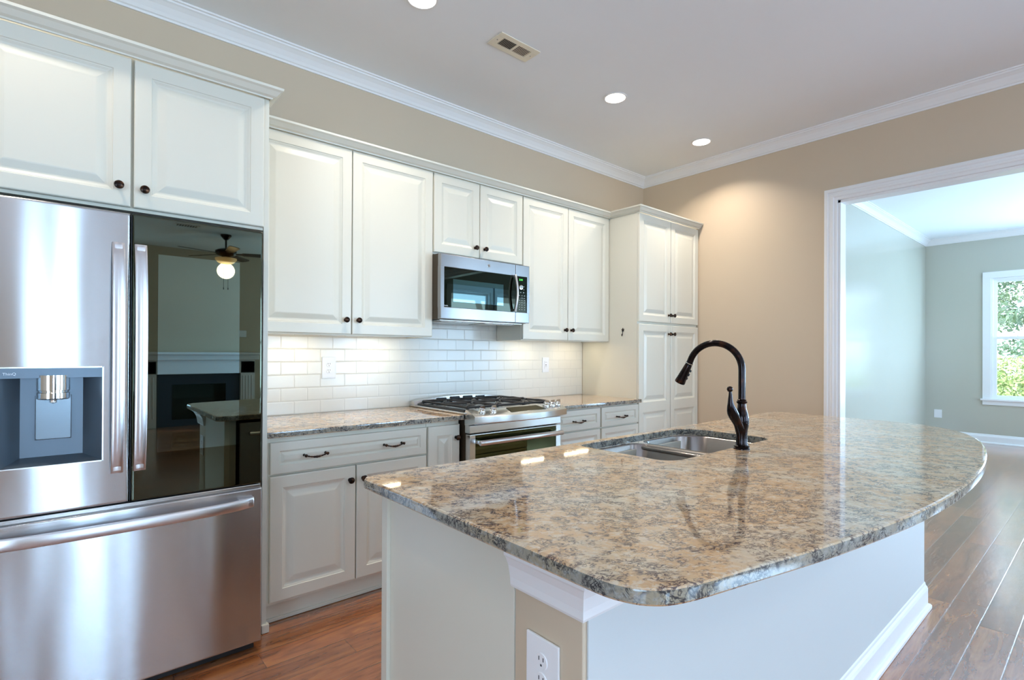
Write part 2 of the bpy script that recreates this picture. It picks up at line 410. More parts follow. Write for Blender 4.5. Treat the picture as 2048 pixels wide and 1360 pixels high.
# windows: double hung, on a wall normal to x or y
def window(name, axis, w0, inward, a, b, z0, z1, casew=.092, label=None):
    """a..b along the wall, w0 inner wall face, inward = sign pointing into the room"""
    def bx(g, p0, p1, d0, d1, q0, q1, bev=0):
        lo, hi = sorted((w0+inward*d0, w0+inward*d1))
        if axis == 'x': g.box(lo, hi, p0, p1, q0, q1, bev)
        else: g.box(p0, p1, lo, hi, q0, q1, bev)
        return g
    root = G(); e = .001
    bx(root, a-casew, a, e, .02, z0, z1+casew, .003); bx(root, b, b+casew, e, .02, z0, z1+casew, .003); bx(root, a-casew, b+casew, e, .022, z1, z1+casew, .003)
    bx(root, a+e, a+.02, -.115, 0, z0, z1); bx(root, b-.02, b-e, -.115, 0, z0, z1); bx(root, a+.02, b-.02, -.115, 0, z1-.02, z1-e); bx(root, a+.02, b-.02, -.115, 0, z0+e, z0+.012)
    r = root.build(name, M_TRIM); r['kind'] = 'structure'
    bx(bx(G(), a-casew-.02, b+casew+.02, e, .05, z0-.028, z0, .005), a-casew, b+casew, e, .018, z0-.09, z0-.028, .003).build('window_sill', M_TRIM, r)
    zm = (z0+z1)/2 + .01
    for nm, q0, q1, dd in (('upper_sash', zm-.02, z1-.02, -.085), ('lower_sash', z0+.012, zm+.018, -.055)):
        g = G(); f = .04
        bx(g, a+.02, a+.02+f, dd, dd+.028, q0, q1, .002); bx(g, b-.02-f, b-.02, dd, dd+.028, q0, q1, .002)
        bx(g, a+.02+f, b-.02-f, dd, dd+.028, q0, q0+f, .002); bx(g, a+.02+f, b-.02-f, dd, dd+.028, q1-f, q1, .002)
        s = g.build(nm, M_TRIM, r)
        g = G(); bx(g, a+.02+f, b-.02-f, dd+.012, dd+.016, q0+f, q1-f); g.build('pane', M_PANE, s)
    return r
window('window_1', 'x', XF, -1, WF[0][0], WF[0][1], WZ0, WZ1)
window('window_2', 'x', XF, -1, WF[1][0], WF[1][1], WZ0, WZ1)
for i, (a, b) in enumerate(WIN_D): window('window_%d' % (3+i), 'y', YD, 1, a, b, .62, 2.42)
for i, (a, b) in enumerate(WIN_L): window('window_%d' % (6+i), 'y', YL, 1, a, b, .5, 2.45)
window('window_8', 'x', XR, -1, -8.2, -6.2, .55, 2.45)
# glazed door of the left wall
g = G(); 
for a, b in ((-6.5, -5.2), (-5.2, -3.9)):
    g.box(XL-.09, XL-.04, a, a+.09, .1, 2.4).box(XL-.09, XL-.04, b-.09, b, .1, 2.4).box(XL-.09, XL-.04, a+.09, b-.09, .1, .3).box(XL-.09, XL-.04, a+.09, b-.09, 2.28, 2.4)
d = struct('door_1', g, M_TRIM)
G().box(XL-.07, XL-.064, -6.41, -5.29, .3, 2.28).box(XL-.07, XL-.064, -5.11, -3.99, .3, 2.28).build('glazing', M_PANE, d)

# ------------------------------------------------------------------ cabinet parts
FR = .056
def door_mesh(g, x0, x1, z0, z1, yf, panels=None, th=.020, sgn=-1, fr=FR):
    """raised panel door, front face at y = yf looking toward sgn*y"""
    b = bmesh.new(); back = yf - sgn*th
    def V(x, z, d): return b.verts.new((x, yf - sgn*d, z))
    def ring(i, d): return [V(x0+i, z0+i, d), V(x1-i, z0+i, d), V(x1-i, z1-i, d), V(x0+i, z1-i, d)]
    def strip(A, B):
        for j in range(4): b.faces.new((A[j], A[(j+1) % 4], B[(j+1) % 4], B[j]))
    r0 = ring(0, th); r1 = ring(0, .004); r2 = ring(.0015, .0012); r3 = ring(.005, 0)
    b.faces.new(r0); strip(r0, r1); strip(r1, r2); strip(r2, r3)
    pz = panels or [(z0+fr, z1-fr)]
    X0, X1 = x0+.005, x1-.005; xi0, xi1 = x0+fr, x1-fr
    zs = [z0+.005] + [v for p in pz for v in p] + [z1-.005]
    def quad(xa, xb, za, zb): b.faces.new([V(xa, za, 0), V(xb, za, 0), V(xb, zb, 0), V(xa, zb, 0)])
    quad(X0, xi0, zs[0], zs[-1]); quad(xi1, X1, zs[0], zs[-1])
    for i in range(0, len(zs), 2): quad(xi0, xi1, zs[i], zs[i+1])
    small = min(pz[0][1]-pz[0][0], x1-x0-2*fr) < .09
    sc = .45 if small else 1
    prof = [(0, 0), (.003, .0035), (.006, .004), (.015, .0085), (.019, .0095), (.023, .0095), (.048, .0030), (.053, .0022)]
    for za, zb in pz:
        prev = None
        for ins, d in prof:
            ins *= sc
            R = [V(xi0+ins, za+ins, d), V(xi1-ins, za+ins, d), V(xi1-ins, zb-ins, d), V(xi0+ins, zb-ins, d)]
            if prev: strip(prev, R)
            prev = R
        b.faces.new(prev)
    bmesh.ops.remove_doubles(b, verts=b.verts, dist=1e-5)
    bmesh.ops.recalc_face_normals(b, faces=b.faces)
    return g._merge(b)
def knob(x, y, z, parent, sgn=-1, m=M_BRONZE):
    prof = [(.010, 0), (.010, .002), (.0055, .004), (.005, .012), (.008, .015), (.0145, .019), (.0165, .023), (.015, .028), (.009, .0315), (0, .0325)]
    return G().lathe(prof, (x, y, z), (0, sgn, 0), 20).build('knob', m, parent, 40)
def pull(x, y, z, parent, w=.105, sgn=-1):
    g = G(); h = w/2
    for s in (-1, 1):
        g.lathe([(.0075, 0), (.006, .004), (.0045, .008), (.0045, .024), (.007, .027), (.0075, .031), (0, .034)], (x+s*h, y, z), (0, sgn, 0), 12)
        g.lathe([(0, -.009), (.005, -.007), (.006, 0), (.003, .006), (0, .010)], (x+s*h, y+sgn*.027, z+.002), (s, 0, .25), 10)
    pts = []; rr = []
    for i in range(25):
        t = i/24; pts.append((x-h+w*t, y+sgn*(.027+.004*math.sin(PI*t)), z-.010*math.sin(PI*t)))
        rr.append(.0033+.0024*math.exp(-((t-.5)/.16)**2)+.0007*math.cos(i*2.1))
    g.tube(pts, rr, 10)
    return g.build('handle', M_BRONZE, parent, 40)
def door(root, x0, x1, z0, z1, yf, knobs=(), panels=None, name='door', sgn=-1, pulls=(), fr=FR, m=None):
    d = door_mesh(G(), x0, x1, z0, z1, yf, panels, sgn=sgn, fr=fr).build(name, m or M_CAB, root)
    for kx, kz in knobs: knob(kx, yf, kz, d, sgn)
    for kx, kz in pulls: pull(kx, yf - sgn*.004, kz, d, sgn=sgn)
    return d
ZU0, ZU1 = 1.387, 2.449     # upper doors
YU = -.318                  # face of the upper doors
def upper(x0, x1, z0, doors, label, knobz, yf=YU, ztop=2.462, zd1=ZU1, low=.012):
    r = thing('wall_cabinet', ((x0+x1)/2, -.15, z0-low), label, 'cabinet', 'upper kitchen cabinets')
    zb = z0-low; g = G().box(x0+.001, x1-.001, yf+.021, -.012, zb+.024, ztop, .001)
    g.box(x0+.001, x1-.001, yf+.021, yf+.042, zb, zb+.0245).box(x0+.001, x0+.018, yf+.042, -.012, zb, zb+.0245).box(x1-.018, x1-.001, yf+.042, -.012, zb, zb+.0245)
    g.build('body', M_CAB, r)
    for a, b, kx in doors: door(r, a, b, z0, zd1, yf, [(kx, knobz)])
    return r
upper(.722, 1.818, ZU0, [(.744, 1.269, 1.233), (1.274, 1.813, 1.308)], 'wide white two-door wall cabinet beside the refrigerator, left of the microwave', 1.469, low=.006)
upper(1.818, 2.593, 1.937, [(1.823, 2.190, 2.152), (2.196, 2.588, 2.234)], 'short white two-door wall cabinet directly above the microwave', 2.003)
upper(2.593, 3.602, ZU0, [(2.598, 3.079, 3.045), (3.085, 3.597, 3.119)], 'tall white two-door wall cabinet between microwave and pantry cabinet', 1.469, low=.006)
# cabinet above the refrigerator
r = thing('wall_cabinet', (.22, -.3, 1.838), 'deep white two-door cabinet above the stainless refrigerator', 'cabinet', 'upper kitchen cabinets')
G().box(-.262, .699, -.649, -.012, 1.838, 2.450, .001).build('body', M_CAB, r)
door(r, -.262, .206, 1.850, 2.434, -.670, [(.168, 1.925)]); door(r, .216, .697, 1.850, 2.434, -.670, [(.250, 1.922)])
# side panels of the refrigerator bay
for nm, a, b, lab in (('cabinet_side_panel', .700, .721, 'tall thin white side panel between refrigerator and the drawer cabinet'), ('cabinet_side_panel', -.285, -.264, 'white side panel at the far left side of the refrigerator')):
    g = G().box(a, b, -.655, -.012, .002, 2.452, .001).box(a-.002, b+.010 if a > 0 else b, -.668, -.640, .002, .040, .003)
    tag(g.build(nm, M_CAB), lab, 'cabinet panel')
# crown along the cabinet tops
CC = [(0, 0), (.006, 0), (.008, .006), (.020, .012), (.034, .030), (.044, .036), (.046, .046), (0, .046)]
def cab_crown(path, z, label):
    return tag(G().sweep([(u, z+v) for u, v in CC], path).build('crown_molding', M_CAB), label, 'molding', 'moldings on the cabinet tops')
cab_crown([(-.29, -.672), (.722, -.672), (.722, -.02)], 2.436, 'cream crown molding on top of the cabinet over the refrigerator')
cab_crown([(.774, YU-.003), (3.602, YU-.003)], 2.450, 'long cream crown molding along the tops of the wall cabinets')
cab_crown([(3.600, -.31), (3.600, -.628), (4.530, -.628)], 2.452, 'cream crown molding around the top of the pantry cabinet')

# pantry
r = thing('pantry_cabinet', (4.07, -.3, 0), 'tall white four-door pantry cabinet in the corner right of the range', 'cabinet')
G().box(3.603, 4.530, -.604, -.012, .10, 2.463, .001).build('body', M_CAB, r)
G().box(3.603, 4.530, -.560, -.06, .002, .10).build('toe_kick', M_CAB, r)
YP = -.625
door(r, 3.607, 4.066, 1.552, 2.446, YP, [(4.035, 1.620)]); door(r, 4.073, 4.526, 1.552, 2.446, YP, [(4.100, 1.620)])
for a, b, kx in ((3.607, 4.066, 4.035), (4.073, 4.526, 4.100)):
    door(r, a, b, .112, 1.532, YP, [(kx, 1.456)], panels=[(.17, .796), (.880, 1.476)])
# star hook on the pantry side
g = G(); hx = 3.6045
pts = []
for i in range(10):
    a = PI/2 + i*PI/5; q = .017 if i % 2 == 0 else .0075
    pts.append((-.464+q*math.cos(a), 1.485+q*math.sin(a)))
g.prism(pts, 'x', hx-.006, hx-.001)
g.tube([(hx-.005, -.464, 1.478), (hx-.006, -.462, 1.455), (hx-.008, -.461, 1.440), (hx-.016, -.463, 1.432), (hx-.024, -.467, 1.438), (hx-.026, -.470, 1.448)], .0028, 8)
tag(g.build('star_hook', M_BRONZE), 'small black star-shaped coat hook on the cream pantry side', 'hook')

# base cabinets
YB = -.630
def base(x0, x1, label, bodyx=None):
    r = thing('base_cabinet', ((x0+x1)/2, -.3, 0), label, 'cabinet', 'base cabinets along the back wall')
    G().box(x0+.001, x1-.001, -.609, -.012, .095, .8835, .001).build('body', M_CAB, r)
    G().box(x0+.001, x1-.001, -.575, -.05, .002, .095).box(x0+.001, x1-.001, -.583, -.575, .002, .020, .002).build('toe_kick', M_CAB, r)
    return r
r = base(.722, 1.590, 'white base cabinet with one wide drawer, two black pulls and two doors')
door(r, .742, 1.584, .709, .858, YB, name='drawer', fr=.040, pulls=[(.950, .785), (1.372, .788)])
door(r, .742, 1.160, .112, .700, YB, [(1.128, .630)]); door(r, 1.166, 1.584, .112, .700, YB, [(1.200, .630)])
r = base(1.590, 1.818, 'narrow white single-door base cabinet left of the range')
door(r, 1.596, 1.812, .112, .858, YB, [(1.785, .782)])
r = base(2.612, 3.120, 'white drawer base cabinet right of the range')
for z0, z1, kz in ((.722, .872, .790), (.430, .712, .58), (.112, .422, .27)):
    door(r, 2.640, 3.112, z0, z1, YB, name='drawer', fr=.040, pulls=[(2.862, kz)])
r = base(3.120, 3.602, 'white drawer base cabinet beside the pantry')
for z0, z1, kz in ((.722, .872, .790), (.430, .712, .58), (.112, .422, .27)):
    door(r, 3.128, 3.594, z0, z1, YB, name='drawer', fr=.040, pulls=[(3.363, kz)])

# backsplash and countertops
bsp = G().box(.722, 1.818, -.010, -.001, .915, 1.404).box(1.818, 2.593, -.010, -.001, .915, 1.50).box(2.593, 3.601, -.010, -.001, .915, 1.404)
tag(bsp.build('backsplash', M_TILE), 'glossy white subway tile backsplash behind the range', 'tiles')
def slab(pts, z0, z1, hole=None, e=.006):
    """stone slab of outline pts (ccw) with eased edges and an optional hole"""
    g = G(); b = bmesh.new(); n = len(pts)
    def off(P, d):
        out = []; m = len(P)
        for i in range(m):
            p = Vector(P[i]); a = (p-Vector(P[i-1])).normalized(); c = (Vector(P[(i+1) % m])-p).normalized()
            n1 = Vector((a.y, -a.x)); n2 = Vector((c.y, -c.x)); mm = (n1+n2).normalized(); mm /= max(.3, mm.dot(n1))
            out.append((p.x+mm.x*d, p.y+mm.y*d))
        return out
    prof = [(-e, z1), (-e*.4, z1-e*.12), (-e*.1, z1-e*.45), (0, z1-e), (0, z0+e*.6), (-e*.3, z0+e*.15), (-e*.7, z0)]
    rings = [[b.verts.new((x, y, z)) for x, y in off(pts, d)] for d, z in prof]
    for A, B in zip(rings, rings[1:]):
        for i in range(n): b.faces.new((A[i], B[i], B[(i+1) % n], A[(i+1) % n]))
    tops = []; bots = []
    for lst, R in ((tops, rings[0]), (bots, rings[-1])):
        for i in range(n): lst.append(b.edges.get((R[i], R[(i+1) % n])))
    if hole:
        m = len(hole); HR = [[b.verts.new((x, y, z)) for x, y in off(hole, d)] for d, z in ((.003, z1), (0, z1-.003), (0, z0))]
        for A, B in zip(HR, HR[1:]):
            for i in range(m): b.faces.new((A[i], A[(i+1) % m], B[(i+1) % m], B[i]))
        for lst, R in ((tops, HR[0]), (bots, HR[-1])):
            for i in range(m): lst.append(b.edges.get((R[i], R[(i+1) % m])))
    bmesh.ops.triangle_fill(b, use_beauty=True, edges=tops); bmesh.ops.triangle_fill(b, use_beauty=True, edges=bots)
    bmesh.ops.recalc_face_normals(b, faces=b.faces)
    g._merge(b); return g
ZC0, ZC1 = .884, .914
tag(slab([(.722, -.6555), (1.826, -.6555), (1.826, -.011), (.722, -.011)], ZC0, ZC1).build('countertop', M_GRANITE, smooth=30), 'speckled granite countertop with outlet above it, left of the range', 'countertop')
tag(slab([(2.606, -.6555), (3.601, -.6555), (3.601, -.011), (2.606, -.011)], ZC0, ZC1).build('countertop', M_GRANITE, smooth=30), 'short speckled granite countertop between range and pantry', 'countertop')

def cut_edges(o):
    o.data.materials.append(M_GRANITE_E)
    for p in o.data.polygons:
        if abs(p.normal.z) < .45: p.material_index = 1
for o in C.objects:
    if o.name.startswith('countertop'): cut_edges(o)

# under-cabinet light bars
def ucl(x0, x1, label):
    r = thing('under_cabinet_light', ((x0+x1)/2, -.17, 1.404), label, 'light', 'light bars under the wall cabinets')
    G().box(x0-.02, x1+.02, -.200, -.135, 1.3965, 1.4045, .003).build('housing', M_WHITEP, r)
    G().box(x0, x1, -.175, -.165, 1.3945, 1.3968).build('lens', M_UCL, r)
    l = area('lamp_glow', ((x0+x1)/2, -.17, 1.3925), (0, 0, 0), x1-x0, .010, .62, (1, .84, .58))
    return r
ucl(.93, 1.16, 'lit light bar under the wide wall cabinet, nearest the refrigerator'); ucl(1.43, 1.67, 'lit light bar under the wide wall cabinet, nearest the range')
ucl(2.72, 2.96, 'lit light bar under the right wall cabinet, nearest the range'); ucl(3.20, 3.50, 'lit light bar under the right wall cabinet, nearest the pantry')

# outlets
def outlet(c, axis, sgn, label, w=.080, h=.125, kind='duplex'):
    """c = centre on the wall face; plate projects sgn*axis"""
    r = thing('wall_outlet', c, label, 'outlet')
    def bx(g, u0, u1, d0, d1, z0, z1, bev=0):
        d0, d1 = sorted((sgn*d0, sgn*d1))
        if axis == 'y': return g.box(c[0]+u0, c[0]+u1, c[1]+d0, c[1]+d1, c[2]+z0, c[2]+z1, bev)
        return g.box(c[0]+d0, c[0]+d1, c[1]+u0, c[1]+u1, c[2]+z0, c[2]+z1, bev)
    bx(G(), -w/2, w/2, .0005, .006, -h/2, h/2, .0028).build('cover_plate', M_WHITEP, r)
    ax = (0, sgn, 0) if axis == 'y' else (sgn, 0, 0)
    if kind == 'duplex':
        for s in (-1, 1):
            ctr = Vector(c) + Vector((0, 0, s*.0195)) + Vector(ax)*.0055
            f = G().lathe([(.0165, 0), (.0165, .0015), (.0155, .0025), (0, .0025)], ctr, ax, 24).build('receptacle', M_WHITEP, r, 30)
            g = G()
            for u in (-.006, .006): bx(g, u-.0011, u+.0011, .0078, .0084, s*.0195+.001, s*.0195+.009)
            bx(g, -.0022, .0022, .0078, .0084, s*.0195-.0095, s*.0195-.0055)
            g.build('slots', M_SLOT, f)
    elif kind == 'decora':
        bx(G(), -.017, .017, .0055, .0085, -.034, .034, .0015).build('rocker_insert', M_WHITEP, r)
        g = G(); 
        for s in (-1, 1):
            for u in (-.006, .006): bx(g, u-.001, u+.001, .0083, .0088, s*.018, s*.018+.008)
        bx(g, -.006, .006, .0083, .0088, -.003, .003); g.build('slots', M_SLOT, r)
    return r
outlet((1.258, -.0105, 1.188), 'y', -1, 'white duplex outlet on the tiles above the left countertop', .086, .132)
outlet((3.131, -.0105, 1.185), 'y', -1, 'white outlet plate on the tiles right of the range', .078, .126, 'decora')
outlet((XF-.0005, -1.378, .385), 'x', -1, 'small white plate low on the far dining room wall', .095, .125, 'blank')

# ------------------------------------------------------------------ refrigerator
FX0, FX1, YF = -.256, .662, -.800
r = thing('refrigerator', (.203, -.4, 0), 'stainless french-door refrigerator with ice dispenser and dark glass door', 'refrigerator')
G().box(FX0+.006, FX1-.006, -.722, -.03, .03, 1.775, .004).build('cabinet_shell', mat('fridge_side_grey', (.16, .16, .17), .4, .4), r)
G().box(FX0+.02, FX1-.02, -.755, -.60, .004, .05).build('base_grille', M_BLACK, r)
def fdoor(g, x0, x1, z0, z1, yf, bow=.006, hole=None, yb=-.728, nx=28, ed=.012):
    """gently bowed door front; hole = (xa, xb, za, zb) left open"""
    b = bmesh.new(); xm = (x0+x1)/2; hw = (x1-x0)/2
    xs = set(); 
    for i in range(nx+1): xs.add(round(x0+ed+(x1-x0-2*ed)*i/nx, 5))
    if hole: xs |= {round(hole[0], 5), round(hole[1], 5)}
    xs = sorted(xs); xs = [x for x in xs if not hole or x in (round(hole[0], 5), round(hole[1], 5)) or min(abs(x-hole[0]), abs(x-hole[1])) > .003]
    Y = lambda x: yf + bow*((x-xm)/hw)**2
    xs = [xs[0], xs[0]+.003] + [x for x in xs[1:-1] if xs[0]+.004 < x < xs[-1]-.004] + [xs[-1]-.003, xs[-1]]
    zsl = [z0+ed, z0+ed+.003] + ([hole[2], hole[3]] if hole else []) + [z1-ed-.003, z1-ed]
    grid = [[b.verts.new((x, Y(x), z)) for z in zsl] for x in xs]
    for i in range(len(xs)-1):
        for j in range(len(zsl)-1):
            if hole and j == 2 and hole[0]-1e-4 < (xs[i]+xs[i+1])/2 < hole[1]+1e-4: continue
            b.faces.new((grid[i][j], grid[i+1][j], grid[i+1][j+1], grid[i][j+1]))
    # rounded rim, outward in steps
    rim = [(i, 0) for i in range(len(xs))] + [(len(xs)-1, j) for j in range(1, len(zsl))] + [(i, len(zsl)-1) for i in range(len(xs)-2, -1, -1)] + [(0, j) for j in range(len(zsl)-2, 0, -1)]
    prev = [grid[i][j] for i, j in rim]
    base_ = [v.co.copy() for v in prev]
    for (o_, d) in ((.5, .10), (.85, .42), (1.0, 1.0), (1.0, None)):
        ring = []
        for (i, j), c in zip(rim, base_):
            dx = -1 if i == 0 else (1 if i == len(xs)-1 else 0); dz = -1 if j == 0 else (1 if j == len(zsl)-1 else 0)
            if dx and dz: q = o_*ed*.86 if o_ < 1 else o_*ed
            else: q = o_*ed
            ring.append(b.verts.new((c.x+dx*q, (c.y + d*ed) if d is not None else yb, c.z+dz*q)))
        for k_ in range(len(rim)): b.faces.new((prev[k_], prev[(k_+1) % len(rim)], ring[(k_+1) % len(rim)], ring[k_]))
        prev = ring
    b.faces.new(prev)
    bmesh.ops.recalc_face_normals(b, faces=b.faces)
    return g._merge(b)
DH = (-.150, .116, .890, 1.224)
dl = fdoor(G(), FX0, .197, .722, 1.798, YF, .0045, DH, ed=.008).build('left_door', M_STEEL, r, 40)
# dispenser recess inside the left door
g = G(); x0, x1, z0, z1 = DH; yo, yi = -.803, -.735
ixa, ixb, iza = -.104, .064, .912
b = bmesh.new()
def q4(*p): b.faces.new([b.verts.new(v) for v in p])
q4((x0, yo, z0), (x1, yo, z0), (ixb, yi, iza), (ixa, yi, iza))
q4((x0, yo, z0), (ixa, yi, iza), (ixa, yi, 1.19), (x0, yo, 1.19))
q4((x1, yo, z0), (x1, yo, 1.19), (ixb, yi, 1.19), (ixb, yi, iza))
q4((ixa, yi, iza), (ixb, yi, iza), (ixb, yi, 1.19), (ixa, yi, 1.19))
q4((x0, yo, 1.19), (x1, yo, 1.19), (ixb, yi, 1.19), (ixa, yi, 1.19))
q4((x0, yo, 1.19), (x1, yo, 1.19), (x1, yo, z1), (x0, yo, z1))
g._merge(b)
dp = g.build('dispenser_recess', M_GREYPL, dl)
g = G().box(x0-.003, x1+.003, yo-.002, yo+.012, z1, z1+.004).box(x0-.003, x1+.003, yo-.002, yo+.012, z0-.004, z0).box(x1, x1+.004, yo-.002, yo+.012, z0-.004, z1+.004).box(x0-.004, x0, yo-.002, yo+.012, z0-.004, z1+.004)
g.build('dispenser_frame', M_STEEL2, dl)
G().lathe([(.046, 0), (.046, .052), (.043, .055), (.043, .058), (.046, .061), (.046, .080), (.040, .084), (0, .084)], (-.017, -.775, 1.199), (0, 0, -1), 32).lathe([(.010, .083), (.012, .095), (0, .10)], (-.017, -.775, 1.199), (0, 0, -1), 14).build('nozzle', M_CHROME, dl, 30)
g = G().prism([(-.063, .974), (.030, .974), (.030, 1.125), (-.063, 1.125)], 'y', -.748, -.7355, .002); g.build('paddle', M_PAD, dl)
def ring_frame(g, x0, x1, z0, z1, y0, y1, t):
    return g.box(x0-t, x0, y0, y1, z0-t, z1+t).box(x1, x1+t, y0, y1, z0-t, z1+t).box(x0, x1, y0, y1, z0-t, z0).box(x0, x1, y0, y1, z1, z1+t)
ring_frame(G(), -.0635, .0305, .9735, 1.1255, -.7475, -.7365, .0016).build('paddle_groove', M_BLACK, dl)
def text(body, size, loc, rot, m, name, parent, ext=.0003):
    cu = bpy.data.curves.new(name, 'FONT'); cu.body = body; cu.size = size; cu.extrude = ext
    o = bpy.data.objects.new('tmp', cu); C.objects.link(o)
    bpy.context.view_layer.update()
    dg = bpy.context.evaluated_depsgraph_get(); me = bpy.data.meshes.new_from_object(o.evaluated_get(dg))
    bpy.data.objects.remove(o)
    me.transform(Matrix.Translation(Vector(loc)-root_loc(parent)) @ __import__('mathutils').Euler(rot).to_matrix().to_4x4())
    me.materials.clear(); me.materials.append(m)
    n = bpy.data.objects.new(name, me); C.objects.link(n); n.parent = parent
    return n
text('ThinQ', .0125, (-.144, yo-.001, 1.201), (PI/2, 0, 0), M_PRINT, 'lettering', dl)
# glass door
dr = fdoor(G(), .203, FX1-.004, .722, 1.798, YF+.002, .0, ed=.005).build('glass_door', M_GLASSK, r, 40)
G().box(.283, .568, YF+.0005, YF+.0030, .896, 1.655).build('viewing_window', M_GLASSW, dr)
ring_frame(G(), .2055, FX1-.0065, .7255, 1.7945, YF+.006, YF+.030, .0022).build('door_trim', M_STEEL2, dr)
fz = fdoor(G(), FX0, FX1, .042, .700, YF-.002, .007, nx=40, ed=.006).build('freezer_drawer', M_STEEL, r, 40)
G().box(FX0+.004, FX1-.004, YF+.013, -.735, .700, .716, .003).build('freezer_top_rim', M_STEELD, fz)
# vertical handles: flat bowed bars
def vhandle(xa, xb, z0, z1, parent):
    g = G(); b = bmesh.new(); n = 26; prev = None; first = None
    for i in range(n+1):
        t = i/n; z = z0+(z1-z0)*t; d = .058 - .034*(2*t-1)**4 - .010*(2*t-1)**2
        yo_, th = YF-d, .014
        R = [b.verts.new(p) for p in ((xa, yo_+.003, z), (xa+.004, yo_, z), (xb-.004, yo_, z), (xb, yo_+.003, z), (xb, yo_+th, z), (xa, yo_+th, z))]
        if prev:
            for j in range(6): b.faces.new((prev[j], prev[(j+1) % 6], R[(j+1) % 6], R[j]))
        else: first = R
        prev = R
    b.faces.new(first[::-1]); b.faces.new(prev)
    bmesh.ops.recalc_face_normals(b, faces=b.faces); g._merge(b)
    for z in (z0+.03, z1-.03): g.box(xa+.006, xb-.006, YF-.022, YF+.004, z-.022, z+.022, .003)
    return g.build('handle', M_HANDLE, parent, 40)
vhandle(.141, .178, .838, 1.682, dl); vhandle(.208, .246, .838, 1.682, dr)
g = G(); b = bmesh.new(); prev = None; first = None; n = 40
for i in range(n+1):
    t = i/n; x = -.220+(.625+.220)*t; s = (2*t-1); d = .058-.036*s**6-.012*s*s; yo_ = YF-.004-d; z0_, z1_ = .628, .668
    R = [b.verts.new(p) for p in ((x, yo_+.003, z0_), (x, yo_, z0_+.004), (x, yo_, z1_-.004), (x, yo_+.003, z1_), (x, yo_+.014, z1_), (x, yo_+.014, z0_))]
    if prev:
        for j in range(6): b.faces.new((prev[j], prev[(j+1) % 6], R[(j+1) % 6], R[j]))
    else: first = R
    prev = R
b.faces.new(first[::-1]); b.faces.new(prev); bmesh.ops.recalc_face_normals(b, faces=b.faces); g._merge(b)
for x in (-.19, .595): g.box(x-.025, x+.025, YF-.026, YF+.010, .633, .663, .003)
g.build('handle', M_HANDLE, fz, 40)
G().box(.199, .2015, YF+.012, -.735, .73, 1.79).build('center_gasket', M_BLACK, r)

# ------------------------------------------------------------------ microwave
MX0, MX1, YM, MZ0, MZ1 = 1.800, 2.566, -.420, 1.493, 1.915
r = thing('microwave', (2.18, -.2, MZ0), 'stainless over-the-range microwave with black window and keypad', 'microwave')
G().box(MX0+.012, MX1-.002, -.385, -.014, MZ0+.004, MZ1, .003).build('casing', M_DARKSIDE, r)
g = G().box(MX0+.03, MX1-.03, -.375, -.05, MZ0-.004, MZ0+.004, .002)
for i in range(2): g.box(MX0+.07+i*.36, MX0+.34+i*.36, -.33, -.14, MZ0-.008, MZ0-.003, .002)
g.build('grease_filter', M_STEELD, r)
def front_frame(g, x0, x1, z0, z1, y0, y1, hx0, hx1, hz0, hz1):
    g.box(x0, x1, y0, y1, hz1, z1, .004); g.box(x0, x1, y0, y1, z0, hz0, .004)
    if hx0-x0 > .004: g.box(x0, hx0, y0, y1, hz0-.003, hz1+.003)
    if x1-hx1 > .004: g.box(hx1, x1, y0, y1, hz0-.003, hz1+.003)
    return g
md = front_frame(G(), MX0+.008, 2.434, MZ0+.006, MZ1-.004, YM, -.386, 1.834, 2.440, 1.575, 1.829).build('door', M_STEELM, r)
G().box(1.832, 2.434, YM+.0035, -.388, 1.573, 1.831).build('door_glass', M_GLASSM, md)
G().box(1.903, 2.324, YM+.0015, YM+.0045, 1.611, 1.757, .001).build('viewing_window', M_GLASSMW, md)
mc = front_frame(G(), 2.436, MX1, MZ0+.006, MZ1-.004, YM, -.386, 2.430, 2.543, 1.575, 1.829).build('control_side', M_STEELM, r)
kp = G().box(2.436, 2.545, YM+.0035, -.388, 1.573, 1.831).build('keypad', M_GLASSM, mc)
g = G()
for i in range(3):
    for j in range(7):
        z = 1.592+j*.0165
        if j in (3, 5) and i == 0: continue
        g.box(2.468+i*.024, 2.468+i*.024+.009, YM+.0022, YM+.0036, z, z+.005)
g.box(2.468, 2.520, YM+.0022, YM+.0036, 1.641, 1.6425).box(2.468, 2.515, YM+.0022, YM+.0036, 1.6735, 1.675)
g.box(2.511, 2.517, YM+.0022, YM+.0036, 1.735, 1.740).box(2.511, 2.517, YM+.0022, YM+.0036, 1.757, 1.762)
g.box(2.480, 2.488, YM+.0022, YM+.0036, 1.713, 1.720).box(2.508, 2.516, YM+.0022, YM+.0036, 1.713, 1.720)
g.build('keypad_print', mat('keypad_print_grey', (.35, .38, .36), .4), mc)
text('2:14', .019, (2.470, YM+.0030, 1.800), (PI/2, 0, 0), M_GREENLED, 'clock_digits', mc)
G().lathe([(.017, 0), (.018, .006), (.0165, .010), (.012, .0105), (.011, .008), (0, .008)], (2.482, YM+.004, 1.752), (0, -1, 0), 28).build('dial', M_CHROME, mc, 30)
g = G(); pts = [(2.418, YM-.012-.024*math.sin(PI*i/14), 1.578+.255*i/14) for i in range(15)]
g.tube(pts, .0115, 14, sq=(.75, 1.1)); g.box(2.412, 2.424, YM-.012, YM+.004, 1.578, 1.594, .002).box(2.412, 2.424, YM-.012, YM+.004, 1.817, 1.833, .002)
g.build('handle', M_HANDLE, md, 40)
g = G().lathe([(.0115, 0), (.0115, .0015), (.010, .002), (.0095, .001), (0, .001)], (2.192, YM+.0005, 1.873), (0, -1, 0), 28); lg = g.build('emblem', M_CHROME, md, 30)
text('ge', .013, (2.1845, YM-.0012, 1.870), (PI/2, 0, 0), M_SLOT, 'emblem_letters', md)
